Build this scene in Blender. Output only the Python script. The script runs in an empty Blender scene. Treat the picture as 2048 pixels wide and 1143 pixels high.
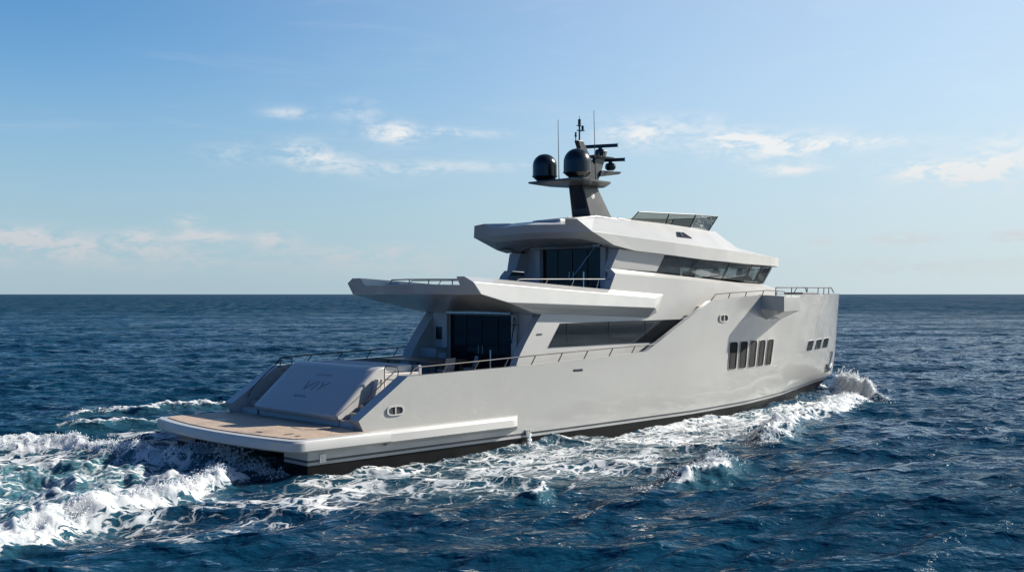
import bpy, bmesh, math, random
import numpy as np
from mathutils import Vector, Matrix
R = math.radians
random.seed(7); np.random.seed(7)
S = bpy.context.scene
COL = S.collection

# ------------------------------------------------------------------ camera, light, exposure
CAM = (-20.8, -33.65, 6.0); YAW = 45.39
cd = bpy.data.cameras.new('camera'); cam = bpy.data.objects.new('camera', cd); COL.objects.link(cam)
cam.location = CAM
cam.rotation_euler = (R(90), 0, R(YAW - 90))
cd.sensor_width = 36.0; cd.lens = 36.0 * 2143 / 2048
cd.shift_y = 16.5 / 2048
cd.clip_start = 0.5; cd.clip_end = 90000
S.camera = cam

SUN_EL, SUN_AZ = 31.0, -24.0          # azimuth from +x (bow), negative to starboard
SUN = Vector((math.cos(R(SUN_AZ)) * math.cos(R(SUN_EL)), math.sin(R(SUN_AZ)) * math.cos(R(SUN_EL)), math.sin(R(SUN_EL))))
ld = bpy.data.lights.new('sun', 'SUN'); ld.energy = 5.0; ld.angle = R(0.5); ld.color = (1.0, 0.945, 0.86)
sun = bpy.data.objects.new('sun', ld); COL.objects.link(sun)
sun.rotation_euler = SUN.to_track_quat('Z', 'Y').to_euler()

S.view_settings.view_transform = 'Standard'; S.view_settings.look = 'None'
S.view_settings.exposure = 0.8; S.view_settings.gamma = 1.0
S.cycles.use_denoising = True; S.cycles.sample_clamp_direct = 1.2
S.cycles.max_bounces = 10; S.cycles.transparent_max_bounces = 12
S.cycles.caustics_reflective = True; S.cycles.caustics_refractive = False

class NT:
    """small helper to write node trees"""
    def __init__(s, tree): s.t = tree; s.n = tree.nodes; s.l = tree.links
    def node(s, typ, **kw):
        x = s.n.new(typ)
        for k, v in kw.items(): setattr(x, k, v)
        return x
    def put(s, sock, v):
        if v is None: return
        if isinstance(v, bpy.types.NodeSocket): s.l.new(v, sock)
        else: sock.default_value = v
    def math(s, op, a, b=None, c=None, clamp=False):
        x = s.node('ShaderNodeMath', operation=op, use_clamp=clamp)
        for i, v in enumerate((a, b, c)): s.put(x.inputs[i], v)
        return x.outputs[0]
    def vmath(s, op, a, b=None):
        x = s.node('ShaderNodeVectorMath', operation=op); s.put(x.inputs[0], a); s.put(x.inputs[1], b)
        return x.outputs[0]
    def noise(s, vec, scale, detail=4, rough=0.5, dist=0.0, lac=2.0):
        x = s.node('ShaderNodeTexNoise'); s.put(x.inputs['Vector'], vec)
        x.inputs['Scale'].default_value = scale; x.inputs['Detail'].default_value = detail
        x.inputs['Roughness'].default_value = rough; x.inputs['Distortion'].default_value = dist
        x.inputs['Lacunarity'].default_value = lac
        return x.outputs['Fac']
    def ramp(s, v, a, b, c=0.0, d=1.0, mode='SMOOTHSTEP'):
        x = s.node('ShaderNodeMapRange', interpolation_type=mode)
        s.put(x.inputs[0], v); s.put(x.inputs[1], a); s.put(x.inputs[2], b); s.put(x.inputs[3], c); s.put(x.inputs[4], d)
        return x.outputs[0]
    def mix(s, f, a, b):
        x = s.node('ShaderNodeMix', data_type='RGBA'); s.put(x.inputs['Factor'], f)
        s.put(x.inputs['A'], a); s.put(x.inputs['B'], b)
        return x.outputs['Result']
    def mapping(s, vec, scale=(1, 1, 1), rot=(0, 0, 0), loc=(0, 0, 0)):
        x = s.node('ShaderNodeMapping'); s.put(x.inputs[0], vec)
        x.inputs['Scale'].default_value = scale; x.inputs['Rotation'].default_value = rot; x.inputs['Location'].default_value = loc
        return x.outputs[0]

# ------------------------------------------------------------------ sky
W = bpy.data.worlds.new('World'); S.world = W; W.use_nodes = True
w = NT(W.node_tree); w.n.clear()
sky = w.node('ShaderNodeTexSky', sky_type='NISHITA'); sky.sun_disc = False
sky.sun_elevation = R(SUN_EL); sky.sun_rotation = math.atan2(SUN.x, SUN.y)
sky.altitude = 0; sky.air_density = 1.0; sky.dust_density = 0.6; sky.ozone_density = 2.2
SKY_STRENGTH = 0.0672
tc = w.node('ShaderNodeTexCoord'); sep = w.node('ShaderNodeSeparateXYZ'); w.l.new(tc.outputs['Generated'], sep.inputs[0])
X, Y, Z = sep.outputs
az = w.math('ARCTAN2', Y, X); el = w.math('ARCSINE', Z)
# cloud patches: bearing and height in the sky of every patch the photo shows, as (px, py, half-width, half-height, strength)
CLOUDS = [(575, 226, 38, 10, .6), (715, 222, 40, 20, .4), (790, 266, 52, 18, 1.1), (890, 267, 26, 10, .8), (965, 266, 46, 8, .45),
          (608, 308, 40, 22, .7), (660, 322, 50, 16, .6), (480, 308, 60, 18, .3), (760, 340, 90, 14, .45), (930, 333, 110, 9, .5),
          (1285, 268, 72, 24, 1.0), (1390, 245, 46, 16, .4), (1470, 278, 60, 18, 1.0), (1560, 292, 100, 22, 1.1), (1690, 288, 110, 11, .9), (1580, 340, 50, 9, 1.0),
          (1890, 342, 72, 17, 1.8), (1965, 346, 55, 14, 1.5), (2030, 300, 70, 24, .5), (1805, 478, 48, 9, 1.0), (1640, 482, 26, 6, .8), (2030, 472, 60, 10, .9), (1900, 528, 260, 20, .4),
          (372, 440, 24, 8, .9), (75, 472, 46, 14, 1.0), (20, 480, 40, 12, .8), (275, 474, 34, 12, 1.0), (372, 468, 26, 12, .9), (430, 473, 36, 9, 1.0), (548, 478, 34, 13, 1.2), (160, 494, 170, 18, .55),
          (300, 512, 340, 26, .55), (700, 515, 90, 18, .55), (780, 500, 50, 9, .5), (870, 530, 110, 16, .45), (1000, 540, 110, 12, .4), (2300, 330, 220, 60, .8), (-300, 480, 260, 26, .9)]
tot = None
for px, py, hw, hh, st in CLOUDS:
    a0 = R(YAW) - math.atan((px - 1024) / 2143); e0 = math.atan((588 - py) / 2143 * math.cos(math.atan((px - 1024) / 2143)))
    u = w.math('MULTIPLY', w.math('SUBTRACT', az, a0), 2143 / hw); v = w.math('MULTIPLY', w.math('SUBTRACT', el, e0), 2143 / hh)
    q = w.math('MULTIPLY_ADD', u, u, w.math('MULTIPLY', v, v))
    g = w.math('MULTIPLY', w.math('EXPONENT', w.math('MULTIPLY', q, -0.8)), st)
    tot = g if tot is None else w.math('ADD', tot, g)
cv = w.node('ShaderNodeCombineXYZ'); w.l.new(az, cv.inputs[0]); w.l.new(w.math('MULTIPLY', el, 2.6), cv.inputs[1])
n1 = w.noise(cv.outputs[0], 26, 7, 0.6, 0.6); n2 = w.noise(cv.outputs[0], 75, 5, 0.65, 0.3)
nn = w.math('ADD', w.math('MULTIPLY', n1, 0.68), w.math('MULTIPLY', n2, 0.32))
wide = w.noise(w.mapping(cv.outputs[0], (1, 2.4, 1), (0, 0, R(12))), 5, 6, 0.6, 1.2)          # thin high haze elsewhere
dens = w.math('MULTIPLY', tot, w.ramp(nn, 0.39, 0.6))
dens = w.math('ADD', dens, w.math('MULTIPLY', w.ramp(wide, 0.5, 0.8), 0.1))
dens = w.math('MINIMUM', w.math('MULTIPLY', dens, .85), 0.8)
lit = w.ramp(el, 0.02, 0.14)
ccol = w.mix(lit, (5.0, 5.15, 5.5, 1), (8.0, 7.9, 7.7, 1))
vd_ = w.node('ShaderNodeVectorMath', operation='DOT_PRODUCT'); w.l.new(tc.outputs['Generated'], vd_.inputs[0]); vd_.inputs[1].default_value = SUN
deep = w.node('ShaderNodeMix', data_type='RGBA', blend_type='MULTIPLY'); deep.inputs['Factor'].default_value = 1.0
w.l.new(sky.outputs[0], deep.inputs['A']); deep.inputs['B'].default_value = (0.56, 0.97, 1.22, 1)
K = 1 / 0.12
lowband = w.ramp(el, 0.0, 0.26, 0.8, 0.0)                                                # pale air near the horizon
base = w.mix(lowband, deep.outputs['Result'], (.45 * K, .575 * K, .67 * K, 1))
anti = w.node('ShaderNodeMix', data_type='RGBA', blend_type='MULTIPLY'); anti.inputs['Factor'].default_value = 1.0                # deeper blue away from the sun
w.l.new(base, anti.inputs['A']); w.put(anti.inputs['B'], w.mix(w.ramp(vd_.outputs['Value'], -0.6, -0.1), (.34, .6, .84, 1), (1, 1, 1, 1))); base = anti.outputs['Result']
vb_ = w.node('ShaderNodeVectorMath', operation='DOT_PRODUCT'); w.l.new(tc.outputs['Generated'], vb_.inputs[0]); vb_.inputs[1].default_value = (-.8, -.6, 0)
back = w.node('ShaderNodeMix', data_type='RGBA', blend_type='MULTIPLY'); back.inputs['Factor'].default_value = 1.0              # quarter astern darkened to deepen the shade on aft-facing surfaces
sunward = w.math('MULTIPLY', w.ramp(vd_.outputs['Value'], 0.0, 0.95, 0.0, 0.66), w.ramp(el, 0.1, 0.9, 1.0, 0.25))   # brighter haze towards the sun
base = w.mix(sunward, base, (.84 * K, .9 * K, .91 * K, 1))
w.l.new(base, back.inputs['A']); w.put(back.inputs['B'], w.mix(w.ramp(vb_.outputs['Value'], -.15, .5), (1, 1, 1, 1), (.36, .62, .86, 1))); base = back.outputs['Result']
cap = w.node('ShaderNodeVectorMath', operation='MINIMUM'); w.l.new(base, cap.inputs[0]); cap.inputs[1].default_value = (.88 * K, .92 * K, .95 * K)
hi = w.node('ShaderNodeMix', data_type='RGBA', blend_type='MULTIPLY'); hi.inputs['Factor'].default_value = 1.0      # the sky darkens towards the zenith
w.l.new(cap.outputs[0], hi.inputs['A']); w.put(hi.inputs['B'], w.mix(w.ramp(el, .26, .95), (1, 1, 1, 1), (.34, .44, .6, 1))); base = hi.outputs['Result']
fin = w.mix(dens, base, ccol)
bg = w.node('ShaderNodeBackground'); w.l.new(fin, bg.inputs[0]); bg.inputs[1].default_value = SKY_STRENGTH
wo = w.node('ShaderNodeOutputWorld'); w.l.new(bg.outputs[0], wo.inputs[0])

# ------------------------------------------------------------------ materials
def new_mat(name):
    m = bpy.data.materials.new(name); m.use_nodes = True
    t = NT(m.node_tree); b = t.n['Principled BSDF']
    return m, t, b
def paint(name, col, rough=0.3, coat=0.4, var=0.06, metal=0.0, coat_rough=0.12):
    m, t, b = new_mat(name)
    g = t.node('ShaderNodeNewGeometry'); P = g.outputs['Position']
    n = t.noise(P, 0.3, 2, 0.5); n2 = t.noise(P, 0.9, 2, 0.5)
    f = t.math('ADD', t.math('MULTIPLY', n, 0.5), t.math('MULTIPLY', n2, 0.5))
    dark = tuple(c * (1 - var * 2) for c in col[:3]) + (1,)
    c = t.mix(t.ramp(f, 0.35, 0.65), dark, (*col[:3], 1))
    t.put(b.inputs['Base Color'], c)
    t.put(b.inputs['Roughness'], t.ramp(n2, 0.3, 0.7, rough * 0.92, rough * 1.08))
    b.inputs['Metallic'].default_value = metal
    b.inputs['Coat Weight'].default_value = coat; b.inputs['Coat Roughness'].default_value = coat_rough
    return m
WHITE = paint('white_paint', (0.43, 0.423, 0.4), 0.4, 0.12, 0.02)
GLOSSW = paint('glossy_white_dimmed', (0.36, 0.354, 0.33), 0.4, 1.0, 0.02, 0.0, 0.03)  # hull base set below plain white to stand for weaker sunlight there
GLOSSD = paint('glossy_white_lit', (0.425, 0.418, 0.395), 0.4, 0.9, 0.02, 0.0, 0.04)  # brighter copy of the glossy white, so upper deck tops look sunlit
SILVER = paint('silver_stripe_paint', (0.33, 0.33, 0.325), 0.35, 0.3)
ANTI = paint('black_bottom_paint', (0.006, 0.006, 0.0065), 0.4, 0.0, 0.2)
ANTI.node_tree.nodes['Principled BSDF'].inputs['Specular IOR Level'].default_value = 0.12
NAVY = paint('dark_stripe_paint', (0.02, 0.026, 0.034), 0.3, 0.3)
MASTG = paint('dark_grey_paint', (0.042, 0.043, 0.044), 0.35, 0.2, 0.05)
BLACK = paint('black_gloss', (0.009, 0.011, 0.0125), 0.24, 0.1, 0.05)
RAIL = paint('dark_rail_metal', (0.035, 0.036, 0.038), 0.6, 0.0)
STEEL = paint('brushed_steel', (0.62, 0.62, 0.6), 0.25, 0.0, 0.03, 1.0)
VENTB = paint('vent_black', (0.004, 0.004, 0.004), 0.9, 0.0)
RAILG = paint('grey_rail_metal', (0.22, 0.22, 0.215), 0.5, 0.0)
GREYF = paint('grey_upholstery', (0.33, 0.33, 0.33), 0.8, 0.0, 0.1)
CUSH = paint('cream_cushion', (0.62, 0.58, 0.52), 0.85, 0.0, 0.05)
WOOD = paint('brown_wood', (0.2, 0.115, 0.06), 0.5, 0.1, 0.15)
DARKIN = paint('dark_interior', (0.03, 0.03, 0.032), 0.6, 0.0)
def teak():
    m, t, b = new_mat('teak_planks')
    P = t.node('ShaderNodeNewGeometry').outputs['Position']
    br = t.node('ShaderNodeTexBrick'); t.put(br.inputs['Vector'], t.mapping(P, (1, 1, 1), (0, 0, R(90))))
    br.inputs['Scale'].default_value = 1.0; br.inputs['Brick Width'].default_value = 2.6; br.inputs['Row Height'].default_value = 0.13
    br.inputs['Mortar Size'].default_value = 0.014; br.inputs['Color1'].default_value = (0.5, 0.375, 0.265, 1)
    br.inputs['Color2'].default_value = (0.43, 0.32, 0.225, 1); br.inputs['Mortar'].default_value = (0.05, 0.04, 0.035, 1)
    gr = t.noise(t.mapping(P, (20, 1.2, 1)), 2.0, 5, 0.6)
    wet = t.noise(P, 0.8, 4, 0.6)
    c = t.mix(t.ramp(gr, 0.35, 0.7, 0, 0.35), br.outputs[0], (0.6, 0.47, 0.35, 1))
    c = t.mix(t.ramp(wet, 0.5, 0.66, 0, 0.45), c, (0.24, 0.16, 0.1, 1))
    t.put(b.inputs['Base Color'], c); t.put(b.inputs['Roughness'], t.ramp(wet, 0.5, 0.75, 0.6, 0.35))
    return m
TEAK = teak()
def glass(name, tint, trans, rough=0.015, refl=0.9, base=0.07, body=(0.02, 0.024, 0.027)):
    """tinted window glass: mirror-like front with some see-through"""
    m, t, b = new_mat(name)
    t.n.remove(b)
    fr = t.node('ShaderNodeFresnel'); fr.inputs[0].default_value = 1.52
    gl = t.node('ShaderNodeBsdfGlossy'); gl.inputs['Roughness'].default_value = rough; gl.inputs['Color'].default_value = (0.9, 0.93, 0.95, 1)
    tr = t.node('ShaderNodeBsdfTransparent'); tr.inputs[0].default_value = (*tint, 1)
    df = t.node('ShaderNodeBsdfDiffuse'); df.inputs[0].default_value = (*body, 1)
    m1 = t.node('ShaderNodeMixShader'); m1.inputs[0].default_value = trans
    t.l.new(df.outputs[0], m1.inputs[1]); t.l.new(tr.outputs[0], m1.inputs[2])
    m2 = t.node('ShaderNodeMixShader'); t.put(m2.inputs[0], t.math('MULTIPLY_ADD', fr.outputs[0], refl, base))
    t.l.new(m1.outputs[0], m2.inputs[1]); t.l.new(gl.outputs[0], m2.inputs[2])
    t.l.new(m2.outputs[0], t.n['Material Output'].inputs[0])
    return m
G_DARK = glass('dark_tinted_glass', (0.1, 0.12, 0.13), 0.3, 0.015, 0.9, 0.07, (.012, .015, .018))
G_DOOR = glass('door_glass', (0.05, 0.06, 0.065), 0.3, 0.02, 0.55, 0.0)
G_WHEEL = glass('wheelhouse_glass', (0.62, 0.69, 0.69), 0.66, 0.02, 0.45, 0.04, (.12, .145, .155))
G_FLY = glass('smoked_windscreen_glass', (0.5, 0.48, 0.42), 0.78, 0.02, 0.3, 0.02, (.065, .06, .05))

# ------------------------------------------------------------------ mesh helpers
def link(name, me, mat, parent=None):
    o = bpy.data.objects.new(name, me); COL.objects.link(o)
    if mat is not None: me.materials.append(mat)
    if parent is not None: o.parent = parent
    return o
def finish(name, bm, mat, parent=None, smooth=None, bevel=0.0, seg=2, recalc=True):
    bmesh.ops.remove_doubles(bm, verts=bm.verts[:], dist=1e-4)
    if recalc: bmesh.ops.recalc_face_normals(bm, faces=bm.faces[:])
    me = bpy.data.meshes.new(name); bm.to_mesh(me); bm.free()
    if smooth is not None:
        for p in me.polygons: p.use_smooth = True
        me.set_sharp_from_angle(angle=R(smooth))
    o = link(name, me, mat, parent)
    if bevel:
        md = o.modifiers.new('bevel', 'BEVEL'); md.width = bevel; md.segments = seg; md.limit_method = 'ANGLE'; md.angle_limit = R(28)
        md.harden_normals = False
    return o
def poly(bm, pts):
    pts = [Vector(p) for p in pts]
    out = []
    for p in pts:
        if not out or (p - out[-1]).length > 1e-4: out.append(p)
    if len(out) > 1 and (out[0] - out[-1]).length < 1e-4: out.pop()
    if len(out) < 3: return
    try: bm.faces.new([bm.verts.new(p) for p in out])
    except ValueError: pass
def my(p): return (p[0], -p[1], p[2])
def poly2(bm, pts):
    """the face given for port (+y) and its mirror on starboard"""
    poly(bm, pts); poly(bm, [my(p) for p in reversed(pts)])
def box(bm, a, b):
    x0, y0, z0 = a; x1, y1, z1 = b
    v = [bm.verts.new(p) for p in ((x0,y0,z0),(x1,y0,z0),(x1,y1,z0),(x0,y1,z0),(x0,y0,z1),(x1,y0,z1),(x1,y1,z1),(x0,y1,z1))]
    for f in ((0,3,2,1),(4,5,6,7),(0,1,5,4),(1,2,6,5),(2,3,7,6),(3,0,4,7)): bm.faces.new([v[i] for i in f])
def hexa(bm, lo, hi):
    """solid between two 4- or n-gons"""
    n = len(lo); a = [bm.verts.new(p) for p in lo]; b = [bm.verts.new(p) for p in hi]
    bm.faces.new(list(reversed(a))); bm.faces.new(b)
    for i in range(n): bm.faces.new((a[i], a[(i+1)%n], b[(i+1)%n], b[i]))
def prism_y(bm, xz, y0, y1):
    hexa(bm, [(x, y0, z) for x, z in xz], [(x, y1, z) for x, z in xz])
def prism_x(bm, yz, x0, x1):
    hexa(bm, [(x0, y, z) for y, z in yz], [(x1, y, z) for y, z in yz])
def prism_z(bm, xy, z0, z1):
    hexa(bm, [(x, y, z0) for x, y in xy], [(x, y, z1) for x, y in xy])
def tube(bm, pts, r, n=8, cap=True):
    pts = [Vector(p) for p in pts]; rings = []
    for i, p in enumerate(pts):
        d = (pts[min(i+1, len(pts)-1)] - pts[max(i-1, 0)]).normalized()
        u = d.cross(Vector((0, 0, 1)));
        if u.length < 1e-3: u = d.cross(Vector((1, 0, 0)))
        u.normalize(); v = d.cross(u)
        rr = r[i] if isinstance(r, (list, tuple)) else r
        rings.append([bm.verts.new(p + (u*math.cos(2*math.pi*k/n) + v*math.sin(2*math.pi*k/n))*rr) for k in range(n)])
    for a, b in zip(rings, rings[1:]):
        for k in range(n): bm.faces.new((a[k], a[(k+1)%n], b[(k+1)%n], b[k]))
    if cap: bm.faces.new(rings[0][::-1]); bm.faces.new(rings[-1])
def lathe(bm, c, prof, n=40):
    rings = []
    for r, z in prof:
        rings.append([bm.verts.new((c[0]+r*math.cos(2*math.pi*k/n), c[1]+r*math.sin(2*math.pi*k/n), c[2]+z)) for k in range(n)] if r > 1e-5 else [bm.verts.new((c[0], c[1], c[2]+z))])
    for a, b in zip(rings, rings[1:]):
        for k in range(n):
            if len(a) == 1: bm.faces.new((a[0], b[k], b[(k+1)%n])) if len(b) > 1 else None
            elif len(b) == 1: bm.faces.new((a[k], a[(k+1)%n], b[0]))
            else: bm.faces.new((a[k], a[(k+1)%n], b[(k+1)%n], b[k]))
    if len(rings[0]) > 1: bm.faces.new(rings[0][::-1])
def empty(name, loc=(0, 0, 0), parent=None):
    o = bpy.data.objects.new(name, None); COL.objects.link(o); o.location = loc; o.empty_display_size = 0.3
    if parent is not None: o.parent = parent
    return o
def tag(o, label, cat, group=None):
    o['label'] = label; o['category'] = cat
    if group: o['group'] = group
def ip(x, tab): return float(np.interp(x, [t[0] for t in tab], [t[1] for t in tab]))
BM = bmesh.new

# ------------------------------------------------------------------ the yacht: hull
yacht = empty('motor_yacht')
tag(yacht, 'white angular motor yacht with dark mast steaming away on the open sea', 'yacht')

SHEER = [(0, 4.45), (14, 4.47), (20, 4.45), (25, 4.33), (30, 3.87), (34, 3.08), (37, 2.1), (39.3, 1.13), (40.6, 0.5), (41.15, 0.2), (41.32, 0.0)]
CHINE = [(-1.2, 4.38), (12, 4.36), (20, 4.2), (25, 3.75), (30, 2.75), (34, 1.75), (37.5, 0.85), (40, 0.3), (41.0, 0.1), (41.32, 0.0)]
STEM = [(-1.2, 36.0), (0, 38.4), (0.45, 39.0), (0.78, 39.75), (1.05, 40.5), (2.5, 40.9), (4.4, 41.2), (6.1, 41.34)]
def zchine(x): return ip(x, [(-1.2, 0.62), (10, 0.62), (20, 0.63), (26, 0.68), (34, 0.8), (41.3, 0.95)])
def smooth_tab(tab):
    """the half-breadth curves as smooth splines"""
    xs = np.array([t[0] for t in tab]); ys = np.array([t[1] for t in tab])
    fx = np.linspace(xs[0], xs[-1], 600); fy = np.interp(fx, xs, ys)
    k = np.hanning(61); k /= k.sum()
    pad = np.pad(fy, 30, mode='reflect', reflect_type='odd'); fy = np.convolve(pad, k, 'valid')
    fy = np.maximum(fy, 0); fy[-1] = 0
    return list(zip(fx, fy))
SHEER = smooth_tab(SHEER); CHINE = smooth_tab(CHINE)
def ybeam(x, z):
    """hull half-breadth at station x (stem at 41.32) and height z"""
    f = (z - 0.65) / (6.0 - 0.65)
    if f < 0:
        return max(ip(x, CHINE) + f * 0.9 * min(1, max(0, (x - 8) / 15)), 0.0)
    f = min(f, 1.05) ** 0.85
    return max(ip(x, CHINE) * (1 - f) + ip(x, SHEER) * f, 0.0)
def hp(x, z, side=1, inset=0.0):
    y = max(ybeam(x, z) - inset, 0.0)
    xx = x if x < 30 else 30 + (x - 30) * (ip(z, STEM) - 30) / (41.32 - 30)
    return (xx, side * y, z)
STN_ = [-1.2, 0, 1.02, 2.93, 5, 8, 11, 14, 16.37, 17.6, 18.8, 20, 21.12, 22.2, 23.3, 24.4, 25.5, 26.6, 27.7, 28.8, 30, 31, 32, 33, 34, 35, 36, 37, 37.8, 38.6, 39.3, 39.9, 40.4, 40.8, 41.05, 41.2, 41.32]
STN = []
for a, b in zip(STN_, STN_[1:]):
    STN += [a] if a < 21 else [a, a + (b - a) / 3, a + (b - a) * 2 / 3]
STN.append(STN_[-1])
def ztop(x): return ip(x, [(1.02, 1.37), (2.93, 3.13), (8, 3.22), (13, 3.36), (16.37, 3.5), (21.12, 5.68), (22.2, 5.78), (25.3, 5.95), (30, 6.0), (41.3, 6.03)])
# lower hull: chine to platform level
bm = BM()
for s in (1, -1):
    for a, b in zip(STN, STN[1:]):
        for f0, f1 in ((0, .5), (.5, 1)):
            za0, za1 = [zchine(a) + (1.37 - zchine(a)) * f for f in (f0, f1)]; zb0, zb1 = [zchine(b) + (1.37 - zchine(b)) * f for f in (f0, f1)]
            q = [hp(a, za0, s), hp(b, zb0, s), hp(b, zb1, s), hp(a, za1, s)]
            poly(bm, q if s < 0 else q[::-1])
# topsides above platform level with the raking wing at the stern
for s in (1, -1):
    NZ = 9
    st = STN[2:]
    for a, b in zip(st, st[1:]):
        for k in range(NZ):
            za0, za1 = [1.37 + (ztop(a) - 1.37) * f for f in (k / NZ, (k + 1) / NZ)]; zb0, zb1 = [1.37 + (ztop(b) - 1.37) * f for f in (k / NZ, (k + 1) / NZ)]
            q = [hp(a, za0, s), hp(b, zb0, s), hp(b, zb1, s), hp(a, za1, s)]
            poly(bm, q if s < 0 else q[::-1])
    tip = hp(0.82, 1.74, s)
    poly(bm, [tip, hp(1.02, 1.37, s), hp(2.93, 1.37 + (3.13 - 1.37) * 0.0, s)][:2] + [hp(2.93, 3.13, s)])
    # thick raking wing: aft face, foot and inner face
    yi = s * 3.86
    F = [(1.02, yi, 1.37), (0.82, yi, 1.74), (2.93, yi, 3.13), (3.35, yi, 3.13), (3.35, yi, 1.37)]
    poly(bm, F)
    poly(bm, [tip, hp(2.93, 3.13, s), F[2], F[1]]); poly(bm, [tip, F[1], F[0], hp(1.02, 1.37, s)])
    poly(bm, [hp(2.93, 3.13, s), hp(3.35, ztop(3.35), s), F[3], F[2]])
    poly(bm, [F[3], (3.35, s * 4.2, 3.14), (3.35, s * 4.2, 1.37), F[4]])
    # bulwark cap and inner face
    st2 = [3.35] + STN[4:-7]
    for a, b in zip(st2, st2[1:]):
        t = 0.24 if b < 22 else 0.16
        poly(bm, [hp(a, ztop(a), s), hp(b, ztop(b), s), hp(b, ztop(b), s, t), hp(a, ztop(a), s, t)])
        zl = 2.25 if b < 21 else 4.9
        za, zb = min(2.25 if a < 21 else 4.9, ztop(a)), min(zl, ztop(b))
        poly(bm, [hp(a, ztop(a), s, t), hp(b, ztop(b), s, t), hp(b, zb, s, t), hp(a, za, s, t)])
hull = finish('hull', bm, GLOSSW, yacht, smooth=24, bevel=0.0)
# boot stripes and bottom paint
def strip(name, mat, bands, out):
    bm = BM()
    for s in (1, -1):
        for a, b in zip(STN, STN[1:]):
            for k in range(len(bands) - 1):
                fa0, fa1 = bands[k], bands[k + 1]
                za0, za1, zb0, zb1 = zchine(a) + fa0, zchine(a) + fa1, zchine(b) + fa0, zchine(b) + fa1
                q = [hp(a, za0, s, -out), hp(b, zb0, s, -out), hp(b, zb1, s, -out), hp(a, za1, s, -out)]
                poly(bm, q if s < 0 else q[::-1])
    return finish(name, bm, mat, hull, smooth=30)
strip('boot_stripe', NAVY, (-0.075, 0.004), 0.0)
strip('silver_stripe', SILVER, (-0.17, -0.075), 0.0)
strip('bottom_paint', ANTI, (-1.6, -1.1, -0.6, -0.17), 0.0)
# transom: two corner blocks and the dark recess between them
for s in (1, -1):
    bm = BM()
    poly(bm, [(-1.2, s*4.38, 1.2), (-1.2, s*3.0, 1.2), (-1.2, s*3.0, 0.62), (-1.2, s*4.38, 0.62)])
    poly(bm, [(-1.2, s*3.0, 1.2), (1.5, s*3.0, 1.2), (1.5, s*3.0, 0.62), (-1.2, s*3.0, 0.62)])
    finish('transom_block', bm, WHITE, hull)
    bm = BM(); poly(bm, [(-1.2, s*4.38, 0.62), (-1.2, s*3.0, 0.62), (-1.2, s*3.0, 0.545), (-1.2, s*4.38, 0.545)]); finish('transom_stripe', bm, NAVY, hull)
    bm = BM(); poly(bm, [(-1.2, s*4.38, 0.545), (-1.2, s*3.0, 0.545), (-1.2, s*3.0, 0.45), (-1.2, s*4.38, 0.45)]); finish('transom_stripe', bm, SILVER, hull)
bm = BM()
for s in (1, -1):
    poly(bm, [(-1.2, s*4.38, 0.45), (-1.2, s*3.0, 0.45), (-1.2, s*3.0, -1), (-1.2, s*4.38, -1)])
    poly(bm, [(-1.2, s*3.0, 0.62), (1.5, s*3.0, 0.62), (1.5, s*3.0, -1), (-1.2, s*3.0, -1)])
poly(bm, [(1.5, -3.0, 1.2), (1.5, 3.0, 1.2), (1.5, 3.0, -1), (1.5, -3.0, -1)])
finish('transom_recess', bm, ANTI, hull)

# swim platform
def plat_outline(grow=0.0, xa=-2.45):
    pts = []
    hw = 4.78 + grow
    n = 26
    for i in range(n + 1):
        y = -hw + 0.5 + (2 * hw - 1.0) * i / n
        pts.append((xa - grow - 0.55 * (1 - (y / hw) ** 2) + 0.55, y))
    def corner(s):
        cx, cy = pts[0 if s < 0 else -1][0] + 0.5, s * (hw - 0.5)
        return [(cx - 0.5 * math.cos(t), cy + s * 0.5 * math.sin(t)) for t in np.linspace(0.25, math.pi / 2, 6)]
    a = corner(-1)[::-1]; b = corner(1)
    return a + pts + b
bm = BM()
o0 = plat_outline(0); fr = 1.9
out = [(fr, -4.78)] + o0 + [(fr, 4.78)]
def ring(off, z): return [(max(x, x) + (0 if x >= fr else off), y * (1 - off / 4.78), z) for x, y in out]
rs = [ring(0.12, 0.93), ring(0.0, 1.0), ring(0.0, 1.26), ring(0.045, 1.33), ring(0.16, 1.345)]
for a, b in zip(rs, rs[1:]):
    for i in range(len(a) - 1): poly(bm, [a[i], a[i+1], b[i+1], b[i]])
poly(bm, rs[0][::-1]); poly(bm, rs[-1])
plat = finish('swim_platform', bm, WHITE, yacht, smooth=35)
bm = BM()
it = [(1.3, -4.45)] + [(x + 0.3, y * (1 - 0.3 / 4.78)) for x, y in o0] + [(1.3, 4.45)]
prism_z(bm, it, 1.35, 1.372)
finish('teak_deck', bm, TEAK, plat)
for (x, y, dx, dy) in ((-1.35, -3.3, .35, .1), (-1.6, -2.2, .1, .3), (-1.3, -3.9, .16, .12)):
    bm = BM(); box(bm, (x, y, 1.373), (x + dx, y + dy, 1.385)); finish('deck_cleat', bm, DARKIN, plat)
# rub rail along the quarter
for s in (1, -1):
    bm = BM()
    def rail_ring(x, k, zt=0.0): 
        return [(x, s*(4.38), 1.345 - zt*0.3), (x, s*(4.38+0.3*k), 1.345 - zt*0.3), (x, s*(4.38 + 0.4*k), 1.24), (x, s*(4.38+0.4*k), 0.98), (x, s*(4.38), 0.80)]
    rr = [rail_ring(1.9, 1), rail_ring(7.7, 1), rail_ring(8.05, 0.8), rail_ring(8.35, 0.05)]
    for a, b in zip(rr, rr[1:]):
        for i in range(4): poly(bm, [a[i], a[i+1], b[i+1], b[i]])
    finish('rub_rail', bm, WHITE, yacht, smooth=35)

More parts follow.
